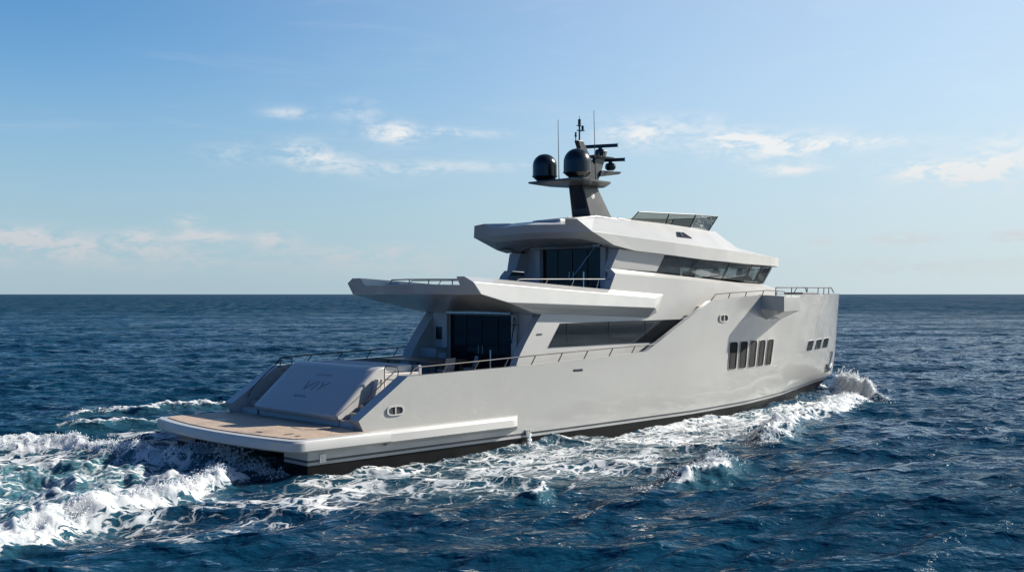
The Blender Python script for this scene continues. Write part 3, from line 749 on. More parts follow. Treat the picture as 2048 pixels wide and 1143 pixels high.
for s in (1, -1):
    ss = lambda p: (p[0], s * p[1], p[2])
    for a, b in zip(rx, rx[1:]):
        ra, rb_ = (a, ip(a, ROOF), ip(a, RZ)), (b, ip(b, ROOF), ip(b, RZ))
        ba, bb_ = (a, ip(a, ROOF) - .03, ip(a, RB)), (b, ip(b, ROOF) - .03, ip(b, RB))
        if a < 15: 
            Q3 = (15.6, 3.65, 7.97)
            poly(bm, [ss(ra), ss(rb_), ss((15.0, 3.68, 8.12))])
        else:
            if abs(a - 15) < .01: ba = (15.0, 3.68, 8.12); 
            poly(bm, [ss(ra), ss(rb_), ss(bb_), ss(ba)])
            ia, ib = (a, max(ip(a, WHEEL) - .3, 0), ba[2] + .02), (b, max(ip(b, WHEEL) - .3, 0), bb_[2] + .02)
            poly(bm, [ss(ba), ss(bb_), ss(ib), ss(ia)])
        if a < 25.7:
            na, nb = inner(a), inner(b)
            if a < 14: na = (13.1, 3.22, 9.19)
            poly(bm, [ss(ra), ss(rb_), ss(nb), ss(na)])
        else:
            na, nb = inner(a + 1e-6), inner(b)
            poly(bm, [ss(ra), ss(rb_), ss(nb), ss(na)]); poly(bm, [ss(na), ss(nb), (nb[0], 0, nb[2] + .05), (na[0], 0, na[2] + .05)])
    c0 = (25.7, 1.55, 9.22); c1 = inner(25.7 + 1e-6); c2 = (26.2, c1[1], 8.6)
    poly(bm, [ss(c0), ss((25.7, ip(25.7, ROOF), ip(25.7, RZ))), ss(c1)])
    poly(bm, [ss(c0), ss((26.15, 1.3, 8.6)), (26.3, 0, 8.66), (25.9, 0, 9.22)]); poly(bm, [ss(c0), ss(c1), ss((26.15, 1.3, 8.6))])
    # aft end: tip faces, aft beam and underside
    Q1, Q1i, Q2 = (13.1, 3.22, 9.19), (13.08, 2.54, 9.25), (13.51, 3.7, 8.67)
    K = dict(Q1=Q1, Q1i=Q1i, Q2=Q2, T=(13.35, 2.3, 9.02), T0=(13.3, 0, 9.1), M=(13.5, 2.5, 8.68), M0=(13.5, 0, 8.74), L=(13.85, 2.6, 8.42), L0=(13.85, 0, 8.5), Q3=(15.0, 3.68, 8.12), U=(15.9, 3.0, 8.02), U0=(15.9, 0, 8.3), UL=(15.9, 2.2, 8.3),
             W=(15.0, 2.5, 9.36), W0=(15.0, 0, 9.4))
    for f in (('Q1i', 'Q1', 'Q2', 'M', 'T'), ('T', 'M', 'M0', 'T0'), ('M', 'Q2', 'Q3', 'L'), ('M', 'L', 'L0', 'M0'), ('L', 'Q3', 'U', 'UL'), ('L', 'UL', 'U0', 'L0'), ('Q1', 'Q1i', 'W'), ('Q1i', 'T', 'T0', 'W0', 'W')):
        poly(bm, [ss(K[c]) for c in f])
    poly(bm, [ss((15.6, 3.62, 7.98)), ss((15.0, 3.68, 8.12)), ss((15.9, 3.0, 8.02))])
    for a, b in zip(IN[1:], IN[2:]):
        poly(bm, [ss(a), ss(b), ss((b[0], b[1] - .15, b[2])), ss((a[0], a[1] - .15, a[2]))])
        poly(bm, [ss((b[0], b[1] - .15, b[2])), ss((a[0], a[1] - .15, a[2])), ss((a[0], a[1] - .15, 8.75)), ss((b[0], b[1] - .15, 8.75))])
    poly(bm, [ss(p) for p in ((15, 2.4, 8.75), (25.7, 1.4, 8.75), (25.9, 0, 8.75), (15, 0, 8.75))])
roof = finish('roof', bm, WHITE, yacht, bevel=0.025)
bm = BM(); prism_x(bm, [(-1.25, 9.0), (-1.2, 9.36), (0.3, 9.36), (0.42, 9.0)], 14.2, 15.4); finish('roof_hatch', bm, WHITE, yacht, bevel=0.05)
bm = BM(); prism_y(bm, [(15.0, 8.8), (15.0, 9.42), (16.6, 9.62), (19.2, 9.5), (19.4, 8.8)], -1.3, 1.3); finish('mast_plinth', bm, WHITE, yacht, bevel=0.04)
# triangular vent in the roof flank
for s in (1, -1):
    def rf(x, f, off):
        a = Vector((x, s*ip(x, ROOF), ip(x, RZ))); n = inner(x); b = Vector((n[0], s*n[1], n[2])); nn_ = Vector((0, s*.6, .8)); return a + (b - a) * f + nn_ * off
    bm = BM()
    q = [(20.78, .6), (21.45, .62), (21.62, .35), (20.25, .33)]
    poly(bm, [rf(x, f, .03) for x, f in q]); v = finish('roof_vent', bm, ANTI, yacht)
    bm = BM(); tube(bm, [rf(20.75, .38, .03), rf(20.95, .55, .03)], .05); finish('vent_nozzle', bm, STEEL, v)
# flybridge windscreen
ws0 = [(18.1, 2.08, 9.43), (20.9, 1.96, 9.38), (23.0, 1.86, 9.30), (25.35, 1.3, 9.23), (25.8, 0, 9.23)]
ws1 = [(18.5, 2.22, 9.84), (20.95, 2.14, 9.9), (23.3, 2.02, 9.97), (26.05, 1.42, 10.04), (26.5, 0, 10.04)]
fs = empty('flybridge_windscreen', (0, 0, 0), yacht)
bmf = BM()
for s in (1, -1):
    for i in range(4):
        bm = BM(); q = [ws0[i], ws0[i+1], ws1[i+1], ws1[i]]
        poly(bm, [(x, s*y, z) for x, y, z in q]); finish('windscreen_pane', bm, G_FLY, fs)
    sg = lambda p: (p[0], s*p[1], p[2])
    tube(bmf, [sg(p) for p in ws1], 0.022); tube(bmf, [sg(p) for p in ws0], 0.02)
    for i in range(4): tube(bmf, [sg(ws0[i]), sg(ws1[i])], 0.035 if i else 0.025)
    tube(bmf, [sg((17.0, 2.2, 9.46)), sg((18.1, 2.08, 9.43))], 0.03)
finish('windscreen_frame', bmf, MASTG, fs, smooth=40)
bm = BM(); prism_y(bm, [(24.2, 8.76), (24.2, 9.3), (24.8, 9.5), (25.3, 9.2), (25.3, 8.76)], -.7, .7); finish('flybridge_console', bm, GREYF, yacht, bevel=.03)

# ------------------------------------------------------------------ mast and antennas
bm = BM()
def mring(z, xa, xf, ya, yf): return [(xa, -ya, z), (xf, -yf, z), (xf, yf, z), (xa, ya, z)]
hexa(bm, mring(9.35, 17.05, 18.85, .61, .5), mring(11.2, 16.55, 17.62, .44, .36))
mast = finish('mast', bm, MASTG, yacht, bevel=0.03)
bm = BM()
P0 = [Vector((17.0 - .5 * f - .012, y, 9.7 + 1.48 * f)) for f, y in ((0.02, -.47), (.93, -.33), (.93, .33), (0.02, .47))]
hexa(bm, P0, [p + Vector((-.012, 0, 0)) for p in P0]); finish('mast_panel', bm, BLACK, mast)
# round emblem on the starboard face
ec = Vector((17.47, 0, 10.72)); 
def face_pt(x, z, off): 
    f = (z - 9.35) / 1.85; xa, xf = 17.05 - .5*f, 18.85 - 1.23*f; t = (x - xa) / (xf - xa); y = (.61 - .17*f) * (1 - t) + (.5 - .14*f) * t
    return Vector((x, -(y + off), z))
bm = BM(); n = 28
for k in range(n):
    t0, t1 = 2*math.pi*k/n, 2*math.pi*(k+1)/n
    if 0.75 < t0 < 5.6:
        poly(bm, [face_pt(17.28 + r*math.cos(t), 10.62 + r*math.sin(t), .008) for r, t in ((.13, t0), (.13, t1), (.105, t1), (.105, t0))])
for q in ([(-.03, .075), (.09, .085), (.1, -.09), (.06, -.09), (.055, -.03), (.0, -.03), (-.02, -.09), (-.06, -.09)], ):
    poly(bm, [face_pt(17.30 + a, 10.62 + b, .008) for a, b in q])
em = finish('emblem', bm, paint('emblem_white', (.8, .8, .78), .4), mast)
bm = BM()
pl = [(14.85, 0.45), (15.3, -1.0), (16.2, -1.32), (17.9, -1.15), (18.45, -0.3), (18.45, 0.3), (17.9, 1.15), (16.2, 1.6), (15.3, 1.55)]
pl = [(15.0, -1.15), (16.1, -1.35), (17.7, -1.2), (18.45, -0.35), (18.45, 0.35), (17.7, 1.2), (16.1, 1.75), (15.0, 1.55)]
hexa(bm, [(x * .9 + 1.72, y * .72, 11.08) for x, y in pl], [(x, y, 11.17) for x, y in pl])
hexa(bm, [(x, y, 11.17) for x, y in pl], [(x, y, 11.25) for x, y in pl])
finish('mast_platform', bm, MASTG, mast)
def dome(c, r, h):
    bm = BM()
    prof = [(r*.62, 0), (r*.62, .05), (r*.68, .08), (r*1.0, .25), (r*1.04, .26), (r*1.04, .30), (r, .31)]
    hh = h - r
    prof += [(r*1.0, hh * .9)] + [(r*math.cos(t)**.92, hh + r*math.sin(t)) for t in np.linspace(0, math.pi/2, 16)[:-1]] + [(0, h)]
    lathe(bm, c, prof, 48)
    d = finish('satellite_dome', bm, BLACK, yacht, smooth=30)
    bm = BM(); lathe(bm, (c[0], c[1], c[2] - .02), [(r*.7, 0), (r*.7, .05), (0, .06)], 32); finish('dome_foot', bm, MASTG, d)
dome((15.8, 1.25, 11.27), 0.575, 1.33); dome((15.7, -0.9, 11.27), 0.63, 1.38)
# upper mast: raking fin, brackets and radars
bm = BM()
prism_y(bm, [(16.75, 11.25), (18.0, 11.25), (18.75, 12.9), (18.15, 12.9), (17.75, 12.15), (17.5, 12.5), (16.98, 13.2), (16.62, 13.2), (17.1, 12.2)], -.13, .13)
mh = finish('upper_mast', bm, MASTG, yacht, bevel=.02)
bm = BM(); hexa(bm, [(17.6, -.28, 12.5), (18.9, -.34, 12.5), (18.9, .34, 12.5), (17.6, .28, 12.5)], [(17.5, -.3, 12.58), (18.95, -.36, 12.58), (18.95, .36, 12.58), (17.5, .3, 12.58)]); finish('radar_shelf', bm, MASTG, mh)
bm = BM(); hexa(bm, [(18.1, -.2, 11.6), (19.6, -.16, 11.84), (19.6, .16, 11.84), (18.1, .2, 11.6)], [(18.2, -.24, 11.9), (19.7, -.2, 11.96), (19.7, .2, 11.96), (18.2, .24, 11.9)]); finish('radar_shelf', bm, MASTG, mh)
def radar(c, L, ang):
    bm = BM()
    lathe(bm, c, [(.16, 0), (.25, .08), (.27, .2), (.22, .32), (.1, .36), (.1, .42), (0, .43)], 24)
    g = finish('radar', bm, BLACK, yacht, smooth=40)
    bm = BM(); ca, sa = math.cos(ang), math.sin(ang); t = .07
    def P(u, v, z_): return (c[0] + ca*u - sa*v, c[1] + sa*u + ca*v, c[2] + z_)
    hexa(bm, [P(-L, -t, .42), P(L, -t, .42), P(L, t, .42), P(-L, t, .42)], [P(-L, -t, .58), P(L, -t, .58), P(L, t, .58), P(-L, t, .58)])
    sb = finish('scanner_bar', bm, BLACK, g, bevel=.02)
    bm = BM(); box(bm, (-.02, -.075, .41), (.02, .075, .59))
    for v_ in bm.verts: v_.co = P(L + v_.co.x, v_.co.y, v_.co.z)
    finish('bar_tip', bm, STEEL, g)
radar((18.35, 0, 12.6), .88, R(-66)); radar((19.1, 0, 12.0), .72, R(-62))
def whip(x, y, z0, z1, lean):
    bm = BM(); tube(bm, [(x, y, z0), (x + lean*.3, y, z0 + .5), (x + lean, y, z1)], [.028, .022, .012], 6); finish('whip_antenna', bm, MASTG, yacht, smooth=40)
whip(16.42, .9, 11.25, 14.25, -.08); whip(16.65, -1.2, 11.25, 14.45, -.15)
bm = BM(); tube(bm, [(16.85, 0, 13.18), (16.85, 0, 14.0)], .04); tube(bm, [(16.85, 0, 14.2), (16.85, 0, 14.38)], .012)
sp = finish('signal_pole', bm, BLACK, yacht, smooth=40)
bm = BM()
lathe(bm, (16.85, 0, 13.88), [(.07, 0), (.07, .32), (.05, .34), (0, .36)], 16); lathe(bm, (17.02, -.05, 13.72), [(.06, 0), (.06, .2), (0, .22)], 14)
box(bm, (16.75, -.1, 13.68), (17.12, .1, 13.71)); box(bm, (16.68, -.06, 13.9), (17.1, .06, 13.92))
finish('navigation_light', bm, BLACK, sp, smooth=40)
bm = BM(); tube(bm, [(16.68, .08, 13.18), (16.68, .08, 13.6)], .025); lathe(bm, (16.68, .08, 13.38), [(.04, 0), (.07, .05), (.04, .1), (.05, .2), (0, .24)], 12)
finish('small_aerial', bm, BLACK, sp, smooth=40)
bm = BM(); tube(bm, [(15.75, 0.55, 11.25), (15.75, .55, 11.6)], [.03, .015]); lathe(bm, (15.75, .55, 11.28), [(.06, 0), (.05, .1), (0, .14)], 10); finish('gps_aerial', bm, BLACK, yacht, smooth=40)

# ------------------------------------------------------------------ handrails
def handrail(path, feet, r=.026, mat=RAIL, drop=.3, lean=.22):
    """top tube through path; feet = list of (x, y, ztop, zbase, dx)"""
    bm = BM(); tube(bm, path, r); h = finish('handrail', bm, mat, yacht, smooth=40)
    for x, y, zt, zb, dx in feet:
        bm = BM(); tube(bm, [(x + dx, y, zt), (x, y, zb)], r * .9); finish('stanchion', bm, mat, h, smooth=40)
for s in (1, -1):
    yr = s * 4.32
    zr = lambda x: ip(x, [(3.4, 3.42), (6, 3.49), (10, 3.62), (16.8, 3.79)])
    handrail([(3.1, yr, 3.2), (3.35, yr, 3.4)] + [(x, yr, zr(x)) for x in (3.7, 6, 8, 10, 12, 14, 16, 17.1)], [(x, yr, zr(x + .25), ztop(x), .25) for x in (4.6, 6.15, 7.7, 9.2, 10.75, 12.3, 13.9, 15.4)])
    # raised foredeck rail
    pts = [(21.35, hp(21.35, 5.7, s, .1)[1], 5.72)] + [(x, hp(x, 6, s, .1)[1], z) for x, z in ((21.7, 6.0), (23, 6.07), (24.9, 6.14), (26.5, 6.2), (27.6, 6.17), (28.4, 6.14), (28.6, 6.0))]
    handrail(pts, [(x, hp(x, 6, s, .1)[1], z, ztop(x), .12) for x, z in ((22.8, 6.06), (24.3, 6.12), (26.0, 6.18), (27.5, 6.17))])
    # upper deck side rail
    handrail([(9.3, s*3.35, 6.42), (9.42, s*3.35, 6.58)] + [(x, s*3.35, ip(x, [(9.4, 6.6), (15, 6.66)])) for x in (9.6, 11, 13, 15.1)], [(11.0, s*3.35, 6.6, zP1(11), .15), (12.6, s*3.35, 6.62, zP1(12.6), .15), (14.2, s*3.35, 6.64, zP1(14.2), .15)], .02, RAILG)
handrail([(7.3, y, z) for y, z in ((2.2, 6.4), (2.05, 6.6), (0.9, 6.61), (-.6, 6.6), (-2.4, 6.58), (-2.7, 6.56))], [(7.3, y, 6.6, 6.38, .02) for y in (-.35, .9, -1.8)], .026)
# bow pulpit rails on the foredeck
handrail([(32.6, -.8, 5.9), (32.7, -.8, 6.38), (35.9, -.8, 6.4), (36.1, -.8, 6.1)], [(34.3, -.8, 6.38, 5.42, .1)], .03)
handrail([(36.2, .1, 6.1), (36.5, .1, 6.4), (40.6, .1, 6.41), (40.9, .1, 6.1)], [(x, .1, 6.4, 5.42, .1) for x in (37.6, 38.9, 39.6, 40.2)], .03)
bm = BM(); box(bm, (33.2, -2.2, 5.42), (34.9, -1.0, 6.1)); finish('mooring_winch', bm, DARKIN, yacht, bevel=.05)

# ------------------------------------------------------------------ furniture on the aft deck (things of their own)
tb = empty('dining_table', (8.05, 0.85, 2.5)); tag(tb, 'brown wooden dining table on the aft deck in the shade', 'table')
bm = BM(); box(bm, (-1.0, -1.6, .74), (1.0, 1.6, .80)); finish('tabletop', bm, WOOD, tb, bevel=.01)
for x in (-.8, .8):
    for y in (-1.4, 1.4):
        bm = BM(); box(bm, (x - .04, y - .04, 0.001), (x + .04, y + .04, .74)); finish('leg', bm, WOOD, tb)
def chair(loc, rz, label):
    c = empty('deck_chair', loc); c.rotation_euler = (0, 0, rz); tag(c, label, 'chair', 'chairs round the aft deck table')
    bm = BM(); box(bm, (-.25, -.25, .42), (.25, .25, .48)); finish('seat', bm, GREYF, c, bevel=.01)
    bm = BM(); hexa(bm, [(-.25, -.25, .5), (-.2, -.25, .5), (-.2, .25, .5), (-.25, .25, .5)], [(-.36, -.25, .95), (-.32, -.25, .95), (-.32, .25, .95), (-.36, .25, .95)]); finish('backrest', bm, GREYF, c, bevel=.01)
    for x in (-.22, .22):
        for y in (-.22, .22):
            bm = BM(); box(bm, (x - .02, y - .02, 0.001), (x + .02, y + .02, .42)); finish('leg', bm, RAIL, c)
    return c
chair((8.95, -.95, 2.5), R(150), 'grey deck chair by the forward starboard corner of the wooden dining table')
chair((7.5, -1.15, 2.5), R(90), 'grey deck chair tucked in against the starboard edge of the dining table')
chair((9.4, 1.6, 2.5), R(180), 'grey deck chair beyond the dining table, before the pale sideboard')
cb = empty('sideboard', (10.0, 2.65, 2.5)); tag(cb, 'pale grey sideboard against the port wall of the aft deck', 'cabinet')
bm = BM(); box(bm, (-.3, -.65, 0.001), (.3, .65, 1.1)); finish('carcass', bm, WHITE, cb, bevel=.01)
bm = BM(); box(bm, (-.34, -.7, 1.1), (.34, .7, 1.15)); finish('countertop', bm, GREYF, cb, bevel=.01)
for y in (-.6, .02):
    bm = BM(); box(bm, (-.318, y, .08), (-.301, y + .58, 1.04)); finish('cabinet_door', bm, GREYF, cb)

# ------------------------------------------------------------------ sea
def hash2(ix, iy, seed):
    h = (ix.astype(np.int64) * 374761393 + iy.astype(np.int64) * 668265263 + seed * 1274126177) & 0xFFFFFFFF
    h = ((h ^ (h >> 13)) * 1274126177) & 0xFFFFFFFF
    return ((h ^ (h >> 16)) & 0xFFFF) / 65535.0
def vnoise(x, y, seed=0):
    ix, iy = np.floor(x), np.floor(y); fx, fy = x - ix, y - iy
    ux, uy = fx*fx*fx*(fx*(fx*6-15)+10), fy*fy*fy*(fy*(fy*6-15)+10)
    a = hash2(ix, iy, seed); b = hash2(ix+1, iy, seed); c = hash2(ix, iy+1, seed); d = hash2(ix+1, iy+1, seed)
    return (a*(1-ux)+b*ux)*(1-uy) + (c*(1-ux)+d*ux)*uy
def fbm(x, y, octs=4, seed=0, gain=.5):
    t = np.zeros_like(x); a = 1.0; n = 0.0
    for k in range(octs):
        c, s_ = math.cos(k*.9), math.sin(k*.9)
        t += a * vnoise((x*c - y*s_) * 2**k, (x*s_ + y*c) * 2**k, seed + k*17); n += a; a *= gain
    return t / n
rng = np.random.RandomState(11)
WAVES = []
WIND = R(YAW + 180 + 14)              # the waves run towards the camera
for lam in np.geomspace(0.45, 30, 104):
    amp = 0.0092 * lam if lam < 2.4 else 0.0098 * 2.4 * (2.4 / lam) ** (.2 if lam < 13 else .3)
    th = WIND + rng.normal(0, 0.42 if lam < 3 else .28)
    WAVES.append((2*math.pi/lam, amp * rng.uniform(.6, 1.25), math.cos(th), math.sin(th), rng.uniform(0, 6.283)))
def seg_dist(x, y, P, taper=True):
    """distance to a polyline, signed side, and position along it 0..1"""
    best = np.full(x.shape, 1e9); side = np.zeros_like(x); tt = np.zeros_like(x)
    L = [0.0]
    for a, b in zip(P, P[1:]): L.append(L[-1] + math.hypot(b[0]-a[0], b[1]-a[1]))
    for i, (a, b) in enumerate(zip(P, P[1:])):
        dx, dy = b[0]-a[0], b[1]-a[1]; l2 = dx*dx + dy*dy
        t = np.clip(((x-a[0])*dx + (y-a[1])*dy) / l2, 0, 1)
        ex, ey = x - a[0] - t*dx, y - a[1] - t*dy
        d = np.hypot(ex, ey); m = d < best
        best = np.where(m, d, best); side = np.where(m, np.sign(dx*ey - dy*ex), side); tt = np.where(m, (L[i] + t*math.sqrt(l2)) / L[-1], tt)
    return best, side, tt
# crests thrown up by the hull: (path, height, half-width on the left of the path, on the right, foam, foam reach left, foam reach right, end fade)
CRESTS = [
    ([(41.1, .1), (40.5, -.9), (39.2, -2.4), (37.4, -4.2), (35.6, -6.0)], .9, .5, .5, 1.4, 1.4, 1.2, (0., .45)),
    ([(37.6, -3.2), (33.6, -4.5), (30, -5.4), (26.8, -6.3), (23.5, -7.3)], .38, .7, .7, 1.15, 1.1, .6, (.15, .2)),
    ([(25, -6.6), (21.5, -8.2), (18.5, -9.1), (15.2, -10.9)], .55, .9, .6, .95, .9, .35, (.15, .25)),
    ([(12.6, -10.6), (10.6, -12.2), (8.2, -13.1), (4.2, -13.4)], .5, .7, .9, .85, .45, .75, (.25, .3)),
    ([(2.2, -11.8), (1.4, -12.2), (.5, -12.5)], .25, .35, .5, .75, .25, .35, (.3, .3)),
    ([(-2.7, -1.2), (-3.4, -2.7), (-5.3, -4.1), (-8.1, -5.3), (-12.5, -7.2), (-20, -10)], .46, .7, .9, 1.15, .9, .6, (.05, .3)),
    ([(-2.6, -.3), (-3.1, 2.0), (-3.2, 5), (-3.6, 8.2), (-6.5, 10.2), (-14, 13)], .46, .8, 1.0, 1.05, .9, 1.0, (.05, .3)),
    ([(22, 11), (14, 14), (7.6, 16.9), (2.6, 18.3), (-3, 19.5)], .42, .7, .8, .95, .35, .6, (.15, .25)),
    ([(9, 9.5), (5, 11.6), (1.5, 12.4), (-1.5, 12.8), (-4, 12.5)], .3, .6, .8, .85, .6, .7, (.2, .3)),
    ([(40.9, .2), (39.5, 2.0), (36.2, 5.2), (30, 7.5), (22, 11)], .6, .8, .8, 1.0, .8, .9, (.05, .3)),
]
def wake(x, y):
    h = np.zeros_like(x); foam = np.zeros_like(x); aer = np.zeros_like(x)
    wob = fbm(x*.9, y*.9, 3, 5) - .5; fine = fbm(x*3.1, y*3.1, 4, 9, .6); big = fbm(x*.45, y*.45, 3, 31)
    for P, hh, wl, wr, fo, fl_, fr_, (f0, f1) in CRESTS:
        xs_, ys_ = x + wob*1.1, y + (fbm(x*.8+40, y*.8, 3, 77) - .5)*1.1
        d, sd, t = seg_dist(xs_, ys_, P)
        fade = np.clip(t / max(f0, 1e-3), 0, 1) * np.clip((1 - t) / max(f1, 1e-3), 0, 1); fade = fade*fade*(3 - 2*fade)
        wd = np.where(sd > 0, wl, wr); prof = np.exp(-(d / wd) ** 2 * 1.3)
        h += hh * prof * fade * (.65 + .7*fine)
        rf_ = np.where(sd > 0, fl_, fr_)
        foam = np.maximum(foam, fo * fade * np.clip(1.25 - d / rf_, 0, 1) ** .8)
        aer = np.maximum(aer, .5 * fade * np.exp(-(d / (wd*1.8)) ** 2))
    hb = np.interp(x, [a for a, b in CHINE[::10]], [b for a, b in CHINE[::10]])
    out = np.abs(y) - hb                                              # distance off the hull side
    along = np.clip((x + 3) / 4, 0, 1) * np.clip((40.5 - x) / 3, 0, 1)
    # band of foam along the hull, thick forward and lacy aft
    reach = np.interp(x, [-8, 0, 8, 14, 22, 28, 36, 40], [6.6, 7.6, 7.6, 6.6, 5.2, 4.4, 3.0, 2.2])
    dn = np.interp(x, [-10, -4, 4, 10, 16, 24, 34], [.57, .55, .52, .54, .62, .86, .8])
    b_ = np.clip((reach - out) / 2.2, 0, 1) ** .6 * np.clip((out + .3 - np.interp(x, [24, 31, 37], [0, .7, .9])) / .35, 0, 1) * np.clip((x + 13) / 5, 0, 1) * np.clip((41 - x) / 2, 0, 1)
    foam = np.maximum(foam, dn * b_ * (.62 + .36*big + .42*np.clip((fbm(x*.33 + 9, y*.62, 3, 141) - .36) / .28, 0, 1)))
    aer = np.maximum(aer, .3*b_*along)
    h += along * .16 * np.exp(-(np.clip(out, 0, 9) / .5) ** 2) * (.5 + fine)
    # churned water behind the transom
    beh = np.clip((-x + .4) / 1.2, 0, 1); wid = 3.9 + np.clip(-x - 2, 0, 40) * .34
    cen = .9 + np.clip(-x - 3, 0, 50) * .05
    ins = np.clip((wid - np.abs(y - cen)) / 1.6, 0, 1) * beh
    foam = np.maximum(foam, ins * np.interp(-x, [-.4, 1.2, 2.5, 3.5, 12, 40], [.72, .72, .6, .6, .56, .45]) * (.5 + .9*big))
    aer = np.maximum(aer, ins * np.interp(-x, [0, 3, 20, 50], [.9, 1., .8, .4]))
    h += ins * ((fbm(x*.9, y*.9, 4, 55, .6) - .45) * .75 - np.interp(-x, [1, 2.2, 4.5, 6], [-.1, .0, .0, 0]))
    und = np.clip((4.3 - np.abs(y)) / .6, 0, 1) * np.clip((x + 1.6) / .5, 0, 1) * np.clip((2 - x) / .6, 0, 1)
    h += und * .1; aer = np.maximum(aer, und*.8)
    # foam and rough water carry fine froth
    fz = np.clip((foam - .6) / .5, 0, 1)
    h += fz * ((fbm(x*4.2, y*4.2, 3, 91, .6) - .5) * .13 + (fbm(x*1.7, y*1.7, 2, 93) - .5) * .13)
    # spreading whitecap patches of open sea are rare: a few faint ones
    return h, np.clip(foam, 0, 1.2), np.clip(aer, 0, 1)
def sea_height(x, y, cell=None):
    dx = np.zeros_like(x); dy = np.zeros_like(x); z = np.zeros_like(x)
    damp = 1 - .35*np.exp(-((y/7.0)**2)) * np.clip((x + 8)/6, 0, 1) * np.clip((44 - x)/5, 0, 1)
    for k, a, c, s_, p in WAVES:
        ph = k*(c*x + s_*y) + p
        f = 1.0 if cell is None else np.clip(1.6 - cell * k / 2.0, 0, 1)
        z += f*a*np.sin(ph); q = f*a*.85*np.cos(ph)
        dx += q*c; dy += q*s_
    return dx*damp, dy*damp, z*damp
fine_th = np.arange(-36, 36.001, .065)
th = np.concatenate([np.linspace(-180, -36.5, 70), fine_th, np.linspace(36.5, 179, 70)])
rr = [4.0]
while rr[-1] < 18: rr.append(rr[-1] + .3)
while rr[-1] < 82: rr.append(rr[-1] + .105 * (1 if rr[-1] < 60 else 1.4))
while rr[-1] < 60000: rr.append(rr[-1] * (1.0029 if rr[-1] < 420 else 1.007 if rr[-1] < 2500 else 1.05))
rr = np.array(rr); th = R(YAW) + np.radians(th)
RRg, TH = np.meshgrid(rr, th, indexing='ij')
nr, nt = RRg.shape
gx = (CAM[0] + RRg*np.cos(TH)).ravel(); gy = (CAM[1] + RRg*np.sin(TH)).ravel()
cell = np.repeat(np.gradient(rr), nt) * .8
ddx, ddy, gz = sea_height(gx, gy, cell)
near = np.hypot(gx - 15, gy) < 75
foam = np.zeros_like(gx); aer = np.zeros_like(gx)
wh, wf, wa = wake(gx[near], gy[near]); gz[near] += wh; foam[near] = wf; aer[near] = wa
# small breaking crests on the open sea
steep = np.zeros_like(gx)
co = np.stack([gx + ddx, gy + ddy, gz], 1).astype(np.float32)
me = bpy.data.meshes.new('sea'); nv = nr*nt
me.vertices.add(nv); me.vertices.foreach_set('co', co.ravel())
I, J = np.meshgrid(np.arange(nr - 1), np.arange(nt), indexing='ij'); J2 = (J + 1) % nt
quads = np.stack([I*nt + J, (I+1)*nt + J, (I+1)*nt + J2, I*nt + J2], -1).reshape(-1, 4).astype(np.int32)
nf = len(quads)
me.loops.add(nf*4); me.loops.foreach_set('vertex_index', quads.ravel())
me.polygons.add(nf); me.polygons.foreach_set('loop_start', np.arange(0, nf*4, 4, dtype=np.int32)); me.polygons.foreach_set('loop_total', np.full(nf, 4, np.int32))
me.polygons.foreach_set('use_smooth', np.ones(nf, bool))
me.update(calc_edges=True)
for nm, arr in (('foam', foam), ('aerated', aer)):
    at = me.attributes.new(nm, 'FLOAT', 'POINT'); at.data.foreach_set('value', arr.astype(np.float32))
